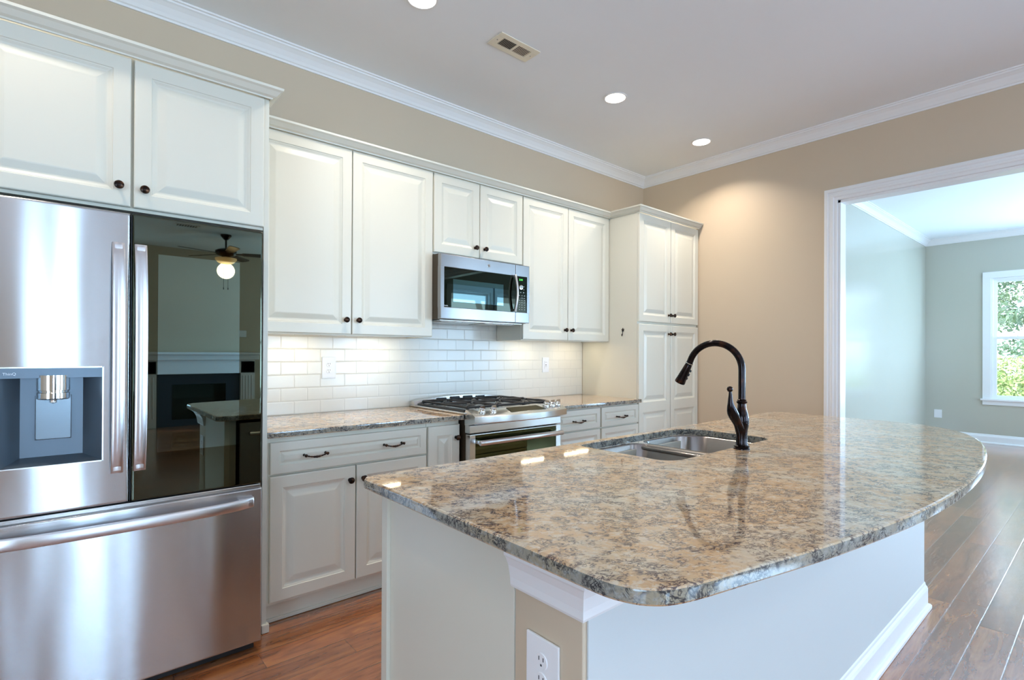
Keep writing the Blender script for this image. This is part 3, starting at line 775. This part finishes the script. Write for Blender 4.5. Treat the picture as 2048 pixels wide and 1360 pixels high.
text('Profile', .0105, (1.838, YM+.0030, 1.580), (PI/2, 0, 0), M_PRINT, 'lettering', md)

# ------------------------------------------------------------------ range
RX0, RX1 = 1.829, 2.603; XM = (RX0+RX1)/2; HWD = (RX1-RX0)/2
r = thing('range', (XM, -.35, 0), 'stainless slide-in gas range with five knobs and glass oven door', 'range')
G().box(RX0+.004, RX1-.004, -.660, -.02, .06, .905, .002).build('body', M_DARKSIDE, r)
G().box(RX0-.012, RX1+.012, -.665, -.018, .9155, .928, .005).box(RX0+.02, RX1-.02, -.640, -.10, .928, .931, .001).build('cooktop', M_STEEL2, r)
# control panel with a bowed front edge
def bowy(x, depth, flat): t = (x-XM)/HWD; return flat - depth*(1-t*t)
b = bmesh.new(); n = 24; rows = []
for i in range(n+1):
    x = RX0+(RX1-RX0)*i/n
    yb = bowy(x, .058, -.757)
    rows.append([b.verts.new(p) for p in ((x, -.655, .928), (x, -.668, .944), (x, -.676, .9455), (x, yb+.008, .915), (x, yb, .909), (x, yb-.001, .874), (x, yb+.005, .868), (x, -.690, .852), (x, -.655, .852))])
for A, B in zip(rows, rows[1:]):
    for j in range(9): b.faces.new((A[j], B[j], B[(j+1) % 9], A[(j+1) % 9]))
b.faces.new(rows[0][::-1]); b.faces.new(rows[-1]); bmesh.ops.recalc_face_normals(b, faces=b.faces)
g = G(); g._merge(b); cp = g.build('control_panel', M_STEEL2, r, 30)
slope = Vector((0, -(.815-.676), .915-.9455)).normalized(); nrm = Vector((0, slope.z, -slope.y)).normalized()
if nrm.z < 0: nrm = -nrm
def onpanel(x, t):   # t 0 back .. 1 front
    yb = bowy(x, .058, -.757)+.008
    return Vector((x, -.676+(yb+.676)*t, .9455+(.915-.9455)*t))
# display
c0 = [onpanel(2.115, .18), onpanel(2.375, .18), onpanel(2.395, .80), onpanel(2.095, .80)]
b = bmesh.new(); lo = [b.verts.new(p+Vector((0, 0, .0005))) for p in c0]; hi = [b.verts.new(p+Vector((0, 0, .0025))) for p in c0]
b.faces.new(hi); b.faces.new(lo[::-1])
for i in range(4): b.faces.new((lo[i], lo[(i+1) % 4], hi[(i+1) % 4], hi[i]))
bmesh.ops.recalc_face_normals(b, faces=b.faces); g = G(); g._merge(b); ds = g.build('touch_display', M_GLASSO, cp)
def rknob(x, t):
    p = onpanel(x, t); ax = Vector((0, -.25, 1)).normalized()
    g = G().lathe([(.024, 0), (.0245, .004), (.021, .007), (.019, .012), (.0185, .022), (.015, .026), (0, .027)], p, ax, 28)
    kb = g.build('burner_knob', M_CHROME, cp, 30)
    u = Vector((.86, -.5, 0)).normalized(); v = ax.cross(u).normalized(); q = p+ax*.012
    b = bmesh.new(); vs = []
    for (a, c_, h_) in ((-.017, -.0045, 0), (.020, -.0055, 0), (.020, .0055, 0), (-.017, .0045, 0), (-.013, -.003, .026), (.012, -.0035, .030), (.012, .0035, .030), (-.013, .003, .026)):
        vs.append(b.verts.new(q+u*a+v*c_+ax*h_))
    for f_ in ((0, 1, 2, 3), (4, 5, 6, 7), (0, 1, 5, 4), (1, 2, 6, 5), (2, 3, 7, 6), (3, 0, 4, 7)): b.faces.new([vs[i] for i in f_])
    bmesh.ops.recalc_face_normals(b, faces=b.faces); bmesh.ops.bevel(b, geom=b.edges[:], offset=.0015, segments=2, affect='EDGES')
    g = G(); g._merge(b); g.build('grip', M_CHROME, kb, 30)
rknob(1.905, .50); rknob(1.985, .50)
for x in (2.440, 2.500, 2.560): rknob(x, .42)
# band, door, handle, drawer
G().box(RX0+.002, RX1-.002, -.705, -.655, .806, .852, .003).build('upper_band', M_STEEL2, r)
od = front_frame(G(), RX0+.004, RX1-.004, .235, .798, -.703, -.662, RX0+.045, RX1-.045, .33, .790).build('oven_door', M_STEEL2, r)
G().box(RX0+.042, RX1-.042, -.700, -.664, .325, .7945).build('oven_glass', M_GLASSO, od)
g = G(); g.tube([(1.868, -.757, .752), (1.874, -.757, .752), (2.562, -.757, .752), (2.568, -.757, .752)], [.013, .0165, .0165, .013], 20)
for x in (1.888, 2.548): g.box(x-.012, x+.012, -.752, -.700, .742, .762, .003)
g.build('handle', M_HANDLE, od, 40)
G().box(RX0+.004, RX1-.004, -.700, -.662, .075, .226, .004).build('storage_drawer', M_STEEL2, r)
# rear vent trim: arched rail with slots
b = bmesh.new(); n = 30; A = []
zt = lambda t: .952 + .030*(1-(2*t-1)**2)**.8 if 0 < t < 1 else .952
rows = []
for i in range(n+1):
    t = i/n; x = RX0-.006+(RX1-RX0+.012)*t
    rows.append([b.verts.new(p) for p in ((x, -.085, .928), (x, -.075, zt(t)-.004), (x, -.068, zt(t)), (x, -.030, zt(t)), (x, -.022, zt(t)-.005), (x, -.022, .928))])
for Aa, B in zip(rows, rows[1:]):
    for j in range(6): b.faces.new((Aa[j], B[j], B[(j+1) % 6], Aa[(j+1) % 6]))
b.faces.new(rows[0][::-1]); b.faces.new(rows[-1]); bmesh.ops.recalc_face_normals(b, faces=b.faces)
g = G(); g._merge(b); rv = g.build('rear_vent_trim', M_STEEL2, r, 30)
g = G()
for i in range(6):
    xa = RX0+.05+i*.114; xb = xa+.095
    t = ((xa+xb)/2-RX0)/(RX1-RX0); zh = zt(t)-.010
    g.prism([(xa, .940), (xb, .940), (xb-.012, zh), (xa+.012, zh)], 'y', -.0885, -.070, .001)
g.build('vent_slots', M_BLACK, rv)
# raised rim and grates
g = G().box(RX0+.005, RX0+.030, -.640, -.10, .928, .940, .003).box(RX1-.030, RX1-.005, -.640, -.10, .928, .940, .003).box(RX0+.03, RX1-.03, -.648, -.632, .928, .936, .003)
g.build('cooktop_rim', M_BLACK, r)
def grate(x0, x1, y0, y1, burners):
    g = G(); z = .958; w = .006
    def bar(p, q, zz_=z, r_=.0065): g.tube([(p[0], p[1], zz_), (q[0], q[1], zz_)], r_, 8)
    c4 = [(x0, y0), (x1, y0), (x1, y1), (x0, y1)]
    for i in range(4): bar(c4[i], c4[(i+1) % 4], z-.006, .0075)
    for x, y in c4: g.tube([(x, y, z-.004), (x, y, .931)], .008, 8)
    ym = (y0+y1)/2; bar((x0, ym), (x1, ym))
    for bx_, by_, R in burners:
        for a in range(4):
            t = a*PI/2 + PI/4; ca, sa = math.cos(t), math.sin(t)
            s = min(abs(((x1 if ca > 0 else x0)-bx_)/ca), abs(((y1 if by_ > ym else ym) - by_)/sa) if sa > 0 else abs(((ym if by_ > ym else y0) - by_)/sa))
            g.tube([(bx_+ca*.022, by_+sa*.022, z+.003), (bx_+ca*s*.6, by_+sa*s*.6, z+.004), (bx_+ca*s, by_+sa*s, z-.004)], .0055, 8)
    return g.build('grate', M_IRON, r, 40)
w3 = (RX1-RX0-.08)/3; ys = (-.500, -.235)
for i in range(3):
    xa = RX0+.04+i*w3+.004; xb = xa+w3-.008; xc = (xa+xb)/2
    bs = [(xc, ys[0], .04), (xc, ys[1], .035)] if i != 1 else [(xc, ys[0], .03), (xc, ys[1], .03)]
    grate(xa, xb, -.625, -.110, bs)
    for bx_, by_, R in bs:
        kb = G().lathe([(R, 0), (R, .006), (R*.8, .010), (R*.8, .014)], (bx_, by_, .931), (0, 0, 1), 24).build('burner', M_STEELD, r, 30)
        G().lathe([(R*.72, .014), (R*.75, .017), (R*.65, .021), (0, .022)], (bx_, by_, .931), (0, 0, 1), 24).build('burner_cap', M_IRON, kb, 30)

# ------------------------------------------------------------------ island
IX0, IXE = .735, 3.320
r = thing('island_cabinet', (1.9, -2.08, 0), 'cream island base cabinet under the curved granite top', 'cabinet')
g = G().box(IX0, .79, -2.364, -1.805, .002, .8835, .001).box(1.42, 3.300, -2.364, -1.805, .095, .655, .001).box(1.42, 1.52, -2.364, -1.805, .655, .8835).box(2.45, 3.300, -2.364, -1.805, .655, .8835)
g.box(.79, 3.300, -2.364, -2.345, .002, .8835)
g.build('body', M_CAB, r)
G().box(IX0-.004, IX0+.018, -1.806, -1.782, .002, .8835, .0015).box(IX0-.012, IX0, -1.815, -1.782, .002, .8835, .002).build('corner_post', M_CAB, r)
G().box(1.42, 3.300, -1.86, -1.84, .002, .095).build('toe_kick', M_CAB, r)
YI = -1.785
door(r, 1.440, 1.985, .112, .700, YI, [(1.950, .63)], sgn=1); door(r, 1.991, 2.536, .112, .700, YI, [(2.025, .63)], sgn=1)
door(r, 1.440, 2.536, .709, .858, YI, sgn=1, name='drawer', fr=.040)
for z0, z1 in ((.709, .858), (.415, .700), (.112, .406)): door(r, 2.545, 3.290, z0, z1, YI, sgn=1, name='drawer', fr=.040, pulls=[(2.9, (z0+z1)/2)])
# dishwasher
r = thing('dishwasher', (1.10, -2.05, 0), 'stainless dishwasher in the side of the island facing the range', 'dishwasher')
G().box(.802, 1.410, -2.330, -1.815, .10, .865, .002).build('tub', M_BLACK, r)
d = G().box(.804, 1.408, -1.812, -1.778, .11, .862, .005).build('door', M_STEELD, r)
G().tube([(.85, -1.742, .800), (1.362, -1.742, .800)], .011, 14).box(.862, .880, -1.780, -1.742, .792, .808).box(1.332, 1.350, -1.780, -1.742, .792, .808).build('handle', M_HANDLE, d, 40)
G().box(.802, 1.410, -1.85, -1.83, .002, .10).build('toe_panel', M_BLACK, r)
# half wall carrying the overhang
HY0, HY1 = -2.557, -2.366
r = thing('half_wall', (2.0, -2.46, 0), 'painted half wall along the seating side of the island', 'half wall')
G().box(IX0+.001, IXE, HY0, HY1, .002, .8835, .004, 3).build('wall_body', M_WALL, r, 30)
G().box(IX0+.012, IXE-.004, HY0-.004, HY0-.0005, .10, .8830).build('daylit_front_sheet', painted('daylight_tinted_paint', (.60, .63, .63), .4, 260, .08), r)  # daylight glare on the half wall's front, put into a paler, bluer colour
IT = [(0, .8835), (0, .790), (.016, .790), (.020, .796), (.022, .812), (.030, .838), (.042, .856), (.050, .862), (.050, .8835)]
G().sweep(IT, [(IX0, HY1-.001), (IX0, HY0), (IXE, HY0), (IXE, HY1)][::1]).build('top_molding', M_TRIM, r) if False else None
def islandtrim(prof, path, name):
    return G().sweep(prof, path).build(name, M_TRIM, r)
islandtrim([(-u*.62, z) for u, z in IT], [(IXE, HY1), (IXE, HY0), (IX0, HY0), (IX0, HY1)], 'top_molding')
islandtrim([(-u, z+.002) for u, z in BASEP], [(IXE, HY1), (IXE, HY0), (IX0, HY0), (IX0, HY1)], 'base_molding')
outlet((IX0+.0005, -2.455, .650), 'x', -1, 'white duplex outlet low on the end of the island half wall', .092, .130)
# granite top with bowed front
def catmull(P, n=6):
    out = []
    for i in range(len(P)-1):
        p0, p1, p2, p3 = (Vector(P[max(i-1, 0)]), Vector(P[i]), Vector(P[i+1]), Vector(P[min(i+2, len(P)-1)]))
        for k_ in range(n):
            t = k_/n
            out.append(tuple(.5*((2*p1)+(-p0+p2)*t+(2*p0-5*p1+4*p2-p3)*t*t+(-p0+3*p1-3*p2+p3)*t**3)))
    out.append(tuple(P[-1])); return out
front = catmull([(.672, -2.62), (.676, -2.672), (.700, -2.722), (.755, -2.756), (.90, -2.790), (1.2, -2.852), (1.57, -2.903), (1.95, -2.922), (2.35, -2.910), (2.74, -2.868), (2.98, -2.822), (3.17, -2.763), (3.33, -2.680), (3.44, -2.575), (3.495, -2.46), (3.505, -2.36)], 5)
outl = front + [(3.505, -1.80), (3.495, -1.755), (3.45, -1.736), (.72, -1.736), (.69, -1.742), (.674, -1.765)]
def rrect(x0, x1, y0, y1, rads, n=8):
    """rads: radius at (x1,y0),(x1,y1),(x0,y1),(x0,y0), ccw"""
    out = []
    for (cx, cy, a0), q in zip(((x1, y0, -PI/2), (x1, y1, 0), (x0, y1, PI/2), (x0, y0, PI)), rads):
        sx = -1 if cx == x1 else 1; sy = 1 if cy == y0 else -1
        ox, oy = cx+sx*q, cy+sy*q
        for i in range(n+1):
            a = a0+PI/2*i/n; out.append((ox+q*math.cos(a), oy+q*math.sin(a)))
    return out
SH = rrect(1.578, 2.385, -2.208, -1.776, (.07, .13, .05, .07))
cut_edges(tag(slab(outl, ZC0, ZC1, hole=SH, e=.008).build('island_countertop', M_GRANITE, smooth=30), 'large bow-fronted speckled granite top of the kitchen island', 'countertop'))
# sink: two undermount bowls
r = thing('kitchen_sink', (1.98, -1.99, .70), 'stainless double-bowl undermount sink in the island granite', 'sink')
def bowl(x0, x1, y0, y1, depth, rad):
    b = bmesh.new(); zt_ = .8825; rings = []
    for ins, z in ((-.012, zt_), (0, zt_-.001), (.004, zt_-.006), (.010, zt_-depth*.8), (.022, zt_-depth*.95), (.045, zt_-depth), (.12, zt_-depth-.003)):
        q = [max(.02, a-ins*.6) for a in rad]
        rings.append([b.verts.new((x, y, z)) for x, y in rrect(x0+ins, x1-ins, y0+ins, y1-ins, q)])
    n = len(rings[0])
    for A, B in zip(rings, rings[1:]):
        for i in range(n): b.faces.new((A[i], A[(i+1) % n], B[(i+1) % n], B[i]))
    b.faces.new(rings[-1]); bmesh.ops.recalc_face_normals(b, faces=b.faces)
    for f_ in b.faces: f_.normal_flip()
    g = G(); g._merge(b)
    o = g.build('bowl', M_SINK, r, 40)
    G().lathe([(.045, 0), (.045, .002), (.038, .003), (.034, .001), (0, .001)], ((x0+x1)/2, (y0+y1)/2, zt_-depth-.002), (0, 0, 1), 24).build('drain', M_CHROME, o, 30)
    return o
bowl(1.590, 1.968, -2.196, -1.788, .175, (.06, .06, .05, .07)); bowl(1.998, 2.373, -2.196, -1.788, .20, (.07, .12, .06, .06))
G().box(1.955, 2.011, -2.20, -1.785, .858, .874, .006, 3).build('divider', M_SINK, r, 40)
# faucet
BX, BY = 2.012, -2.245
r = thing('faucet', (BX, BY, ZC1), 'tall dark bronze pull-down faucet with curved side lever on the island', 'faucet')
G().lathe([(.030, 0), (.030, .004), (.027, .007), (.029, .010), (.029, .013), (.023, .016), (.021, .024), (.020, .050), (.022, .075), (.0265, .10), (.0265, .118), (.022, .140), (.0165, .160), (.0150, .176), (.019, .179), (.020, .184), (.016, .188), (.017, .191), (.013, .194)], (BX, BY, ZC1), (0, 0, 1), 32).build('faucet_body', M_FAUCET, r, 40)
sp = []; zs = 1.222; R_ = .113
for i in range(8): sp.append((BX, BY, 1.100+(zs-1.100)*i/8))
for i in range(0, 23):
    a = PI - (PI*.90)*i/22; sp.append((BX, BY+R_+R_*math.cos(a), zs+R_*math.sin(a)*.93))
dirv = (Vector(sp[-1])-Vector(sp[-2])).normalized()
endp = Vector(sp[-1]) + dirv*.012; sp.append(tuple(endp))
G().tube(sp, .0132, 20).build('spout', M_FAUCET, r, 50)
hd = (dirv + Vector((-.02, .10, 0))).normalized()
hs = G().lathe([(.0132, -.004), (.0150, -.002), (.0150, .004), (.0138, .006), (.0148, .010), (.0172, .040), (.0205, .075), (.0225, .090), (.0215, .094), (0, .094)], endp, hd, 26).build('spray_head', M_FAUCET, r, 40)
side = Vector((0, -1, 0)); side = (side - hd*side.dot(hd)).normalized(); side = (side*.8+Vector((.6, 0, 0))).normalized()
g = G()
for t_, q_ in ((.030, .0055), (.048, .0068), (.066, .0060)): g.lathe([(q_, 0), (q_, .018), (q_*.8, .022), (0, .023)], endp+hd*t_, side, 14)
g.build('spray_button', M_BLACK, hs, 30)
G().lathe([(.0155, 0), (.0155, .003)], endp-dirv*.002, hd, 24).build('spray_collar', M_CHROME, hs, 30)
lv = [(BX-.006, BY+.002, .985), (BX-.026, BY, 1.010), (BX-.050, BY, 1.035), (BX-.074, BY, 1.060), (BX-.088, BY, 1.085), (BX-.092, BY, 1.108), (BX-.092, BY, 1.128), (BX-.094, BY, 1.142)]
g = G().tube(catmull(lv, 5), [.0165+(.0)*i for i in range(1)]*0 or [(.019*(1-t)+.0046*t) + .007*math.exp(-((t-.42)/.16)**2) for t in [i/35 for i in range(36)]], 16)
g.tube(catmull([(BX-.072, BY, 1.062), (BX-.062, BY, 1.035), (BX-.046, BY, 1.005), (BX-.030, BY, .980), (BX-.024, BY, .955), (BX-.022, BY, .935)], 4), [.006]*21, 10)
g.lathe([(0, -.011), (.008, -.008), (.0115, 0), (.009, .008), (.004, .011), (0, .0115)], (BX-.096, BY, 1.150), (0, 0, 1), 18)
g.build('lever', M_FAUCET, r, 50)

# ------------------------------------------------------------------ ceiling fittings
def downlight(x, y, label, watts=38):
    r = thing('recessed_light', (x, y, H), label, 'light', 'recessed ceiling lights')
    G().lathe([(.082, -.001), (.082, -.004), (.076, -.006), (.070, -.004), (.070, -.001)], (x, y, H), (0, 0, 1), 40).build('trim_ring', M_TRIM, r, 40)
    G().lathe([(.0695, -.0008), (.0695, -.0035), (0, -.0035)], (x, y, H), (0, 0, 1), 40).build('lens', M_LENS, r, 40)
    area('lamp_glow', (x, y, H-.012), (0, 0, 0), .13, .13, watts, (1, .89, .76), 125, 'DISK')
    return r
DLW = 9.5
downlight(1.374, -.905, 'lit recessed ceiling light at the top edge, nearest the refrigerator', DLW)
downlight(2.926, -.905, 'lit recessed ceiling light in the middle, near the air vent', DLW)
downlight(4.079, -.905, 'lit recessed ceiling light nearest the corner and cased opening', DLW)
downlight(-.2, -.95, 'added recessed ceiling light, out of view in front of the refrigerator', DLW*.6)  # unseen lamp, added to help the lighting
for x, y in ((-.9, -5.2), (1.2, -5.2), (3.3, -5.2)): downlight(x, y, 'added recessed ceiling light, out of view in the living room', 7)  # unseen row of lamps behind the camera, added for more light
# air vent
vx0, vx1, vy0, vy1 = 1.848, 2.146, -.966, -.828
r = thing('ceiling_vent', ((vx0+vx1)/2, (vy0+vy1)/2, H), 'cream rectangular air vent in the ceiling with two slatted halves', 'vent')
ring_frame(G(), vx0+.042, vx1-.042, vy0+.033, vy1-.033, 0, 1, .0)
g = G().box(vx0, vx1, vy0, vy0+.035, H-.006, H-.0005, .002).box(vx0, vx1, vy1-.035, vy1, H-.006, H-.0005, .002).box(vx0, vx0+.045, vy0+.035, vy1-.035, H-.006, H-.0005).box(vx1-.045, vx1, vy0+.035, vy1-.035, H-.006, H-.0005).box(1.992, 2.002, vy0+.035, vy1-.035, H-.006, H-.0005)
M_VENT = mat('cream_vent_enamel', (.78, .72, .58), .4)
g.build('frame', M_VENT, r)
G().box(vx0+.045, vx1-.045, vy0+.035, vy1-.035, H-.0018, H-.0004).build('duct_opening', M_BLACK, r)
for hx0, hx1, tilt in ((vx0+.046, 1.992, 1), (2.002, vx1-.046, -1)):
    g = G(); nsl = 9; st = (hx1-hx0)/nsl
    for i in range(nsl):
        xc = hx0+(i+.5)*st
        g.prism([(xc-.0035*tilt-.0007, H-.007), (xc-.0035*tilt+.0007, H-.007), (xc+.0025*tilt+.0007, H-.002), (xc+.0025*tilt-.0007, H-.002)], 'y', vy0+.035, vy1-.035) if tilt > 0 else g.prism([(xc-.0048, H-.0065), (xc-.0036, H-.0065), (xc+.0046, H-.003), (xc+.0034, H-.003)], 'y', vy0+.035, vy1-.035)
    g.build('slats', M_VENT, r)
g = G()
for x in (vx0+.022, vx1-.022): g.lathe([(.004, 0), (.0035, .002), (0, .0025)], (x, (vy0+vy1)/2, H-.0058), (0, 0, -1), 12)
g.build('screws', M_STEELD, r)

# ------------------------------------------------------------------ living room seen in the dark glass
FXc, FYc = 1.91, -7.31
r = thing('ceiling_fan', (FXc, FYc, H), 'dark five-blade ceiling fan with lit amber glass bowl in the living room', 'ceiling fan')
G().lathe([(.075, 0), (.075, -.02), (.03, -.075), (.014, -.08), (.013, -.21)], (FXc, FYc, H), (0, 0, 1), 28).build('downrod', M_BRONZE, r, 40)
G().lathe([(.02, -.20), (.10, -.22), (.145, -.245), (.15, -.28), (.12, -.31), (.06, -.33), (.055, -.36)], (FXc, FYc, H), (0, 0, 1), 32).build('motor', M_BRONZE, r, 40)
G().lathe([(.15, -.36), (.145, -.385), (.11, -.425), (.05, -.45), (0, -.455)], (FXc, FYc, H), (0, 0, 1), 32).build('glass_bowl', M_FANGLASS, r, 40)
for i in range(5):
    a = i*2*PI/5+.35; ca, sa = math.cos(a), math.sin(a); z = H-.285
    g = G(); b = bmesh.new()
    P = [(.13, -.018), (.22, -.03), (.24, -.055), (.62, -.072), (.66, -.05), (.67, 0), (.66, .05), (.62, .072), (.24, .055), (.22, .03), (.13, .018)]
    A = [b.verts.new((FXc+ca*u-sa*v, FYc+sa*u+ca*v, z+v*.18)) for u, v in P]; B = [b.verts.new((FXc+ca*u-sa*v, FYc+sa*u+ca*v, z+v*.18-.008)) for u, v in P]
    b.faces.new(A); b.faces.new(B[::-1])
    for j in range(len(P)): b.faces.new((A[j], B[j], B[(j+1) % len(P)], A[(j+1) % len(P)]))
    bmesh.ops.recalc_face_normals(b, faces=b.faces); g._merge(b); g.build('blade', mat('dark_walnut', (.06, .025, .012), .35) if i == 0 else bpy.data.materials['dark_walnut'], r)
g = G()
for dx in (-.03, .03): g.tube([(FXc+dx, FYc, H-.33), (FXc+dx, FYc, H-.80)], .0025, 6).lathe([(0, 0), (.007, .006), (.005, .035), (0, .038)], (FXc+dx, FYc, H-.80), (0, 0, -1), 8)
g.build('pull_chains', M_BRONZE, r)
fl = bpy.data.lights.new('fan_glow', 'POINT'); fl.energy = 10; fl.color = (1, .74, .45); fl.shadow_soft_size = .12
flo = bpy.data.objects.new('fan_glow', fl); C.objects.link(flo); flo.location = (FXc, FYc, H-.55)
r = thing('fireplace', (1.86, YL+.1, 0), 'white mantel fireplace with dark firebox on the living room wall', 'fireplace')
g = G().box(.98, 1.22, YL+.001, YL+.12, .002, 1.12, .004).box(2.50, 2.74, YL+.001, YL+.12, .002, 1.12, .004).box(.98, 2.74, YL+.001, YL+.12, .90, 1.14, .004)
for x in (1.03, 1.08, 1.13, 1.18, 2.55, 2.60, 2.65, 2.70): g.tube([(x-.01, YL+.121, .16), (x-.01, YL+.121, .85)], .010, 8)
g.build('surround', M_TRIM, r)
G().box(.86, 2.86, YL+.001, YL+.24, 1.235, 1.275, .006).box(.92, 2.80, YL+.001, YL+.18, 1.14, 1.235, .01).build('mantel_shelf', M_TRIM, r)
G().box(1.22, 2.50, YL+.001, YL+.05, .002, .90).build('firebox_surround', mat('black_slate', (.02, .025, .03), .25), r)
G().box(1.45, 2.27, YL+.05, YL+.06, .12, .72).build('glass_front', M_GLASSM, r)
o_ = thing('ceiling_vent', (1.35, -7.0, H), 'dark slatted air vent in the living room ceiling', 'vent')
G().box(1.20, 1.50, -7.07, -6.93, H-.008, H-.001).build('frame', M_TRIM, o_); g = G()
for i in range(8): g.box(1.225+i*.032, 1.243+i*.032, -7.05, -6.95, H-.010, H-.0075)
g.build('slats', M_BLACK, o_)
outlet((2.56, YL+.0005, 1.62), 'y', 1, 'white plate above the living room fireplace mantel', .12, .12, 'blank')

# ------------------------------------------------------------------ garden beyond the dining room window
m = mat('lawn', (.16, .26, .08), .9); k = N(m); k.link(k.ramp(k.noise(k.geo(), 3, 5), [(.35, (.13, .22, .07)), (.65, (.30, .36, .16))]), 'Base Color')
tag(G().box(XF+.2, 60, -40, 30, -.45, -.35).build('lawn', m), 'green lawn outside the dining room window', 'lawn', kind='stuff')
def leaf_mat(name, c1, c2):
    m = mat(name, c1, .6); k = N(m)
    k.link(k.ramp(k.noise(k.obj(), 2.4, 3), [(.35, c1), (.65, c2)]), 'Base Color')
    k.b.inputs['Subsurface Weight'].default_value = 0
    return m
M_LEAF1 = leaf_mat('hedge_leaves', (.20, .30, .10), (.42, .48, .18))
M_LEAF2 = leaf_mat('pine_needles', (.10, .18, .11), (.26, .34, .22))
M_BARK = mat('tree_bark', (.22, .17, .15), .9)
def foliage(g, c, rad, n, s, flat=1.0):
    b = g.bm
    for _ in range(n):
        while True:
            p = Vector((random.uniform(-1, 1), random.uniform(-1, 1), random.uniform(-1, 1)))
            if .25 < p.length < 1: break
        q = Vector((c[0]+p.x*rad[0], c[1]+p.y*rad[1], c[2]+p.z*rad[2]))
        u = Vector((random.gauss(0, 1), random.gauss(0, 1), random.gauss(0, 1)*flat)).normalized(); v = u.cross(Vector((random.gauss(0, 1), random.gauss(0, 1), random.gauss(0, 1)))).normalized()
        sz = s*random.uniform(.6, 1.3)
        b.faces.new([b.verts.new(q-u*sz), b.verts.new(q+v*sz*.4), b.verts.new(q+u*sz), b.verts.new(q-v*sz*.4)])
def shrub(x, y, rad, label):
    r = thing('shrub', (x, y, -.35), label, 'shrub', 'hedge shrubs outside the far window')
    g = G(); foliage(g, (x, y, .50), rad, 5200, .045); g.build('foliage', M_LEAF1, r)
    G().tube([(x, y, -.349), (x, y, .2)], .04, 8).build('stem', M_BARK, r)
shrub(14.0, -1.75, (.9, .84, .78), 'rounded light green shrub at the left of the window view'); shrub(14.1, -3.5, (.9, .84, .80), 'light green shrub in the middle of the window view'); shrub(14.1, -5.3, (.9, .9, .75), 'light green shrub right of the window view')
def tree(x, y, label, h=7.0):
    r = thing('pine_tree', (x, y, -.35), label, 'tree', 'trees outside the far window')
    g = G().tube([(x, y, -.349), (x+.08, y+.05, 1.5), (x-.05, y, 3.2), (x+.1, y+.1, h-.6)], [.15, .12, .10, .04], 10)
    for i in range(14):
        a = random.uniform(0, 2*PI); z = 1.6+i*.35; g.tube([(x, y, z), (x+math.cos(a)*1.3, y+math.sin(a)*1.3, z+.15)], [.035, .012], 6)
    g.build('trunk', M_BARK, r)
    g = G()
    for i in range(34):
        a = random.uniform(0, 2*PI); z = random.uniform(1.2, h); q = 1.9*(1-z/(h+2)); 
        foliage(g, (x+math.cos(a)*q*random.uniform(.3, 1), y+math.sin(a)*q*random.uniform(.3, 1), z), (.75, .75, .36), 300, .08)
    g.build('foliage', M_LEAF2, r)
tree(17.5, -2.4, 'nearest pine tree seen through the left of the far window'); tree(21.0, -7.2, 'pine tree behind and right of the nearest one', 8); tree(23.5, -1.6, 'tall distant pine tree at the left of the window view', 9); tree(26.5, -6.0, 'distant pine tree at the right', 8)
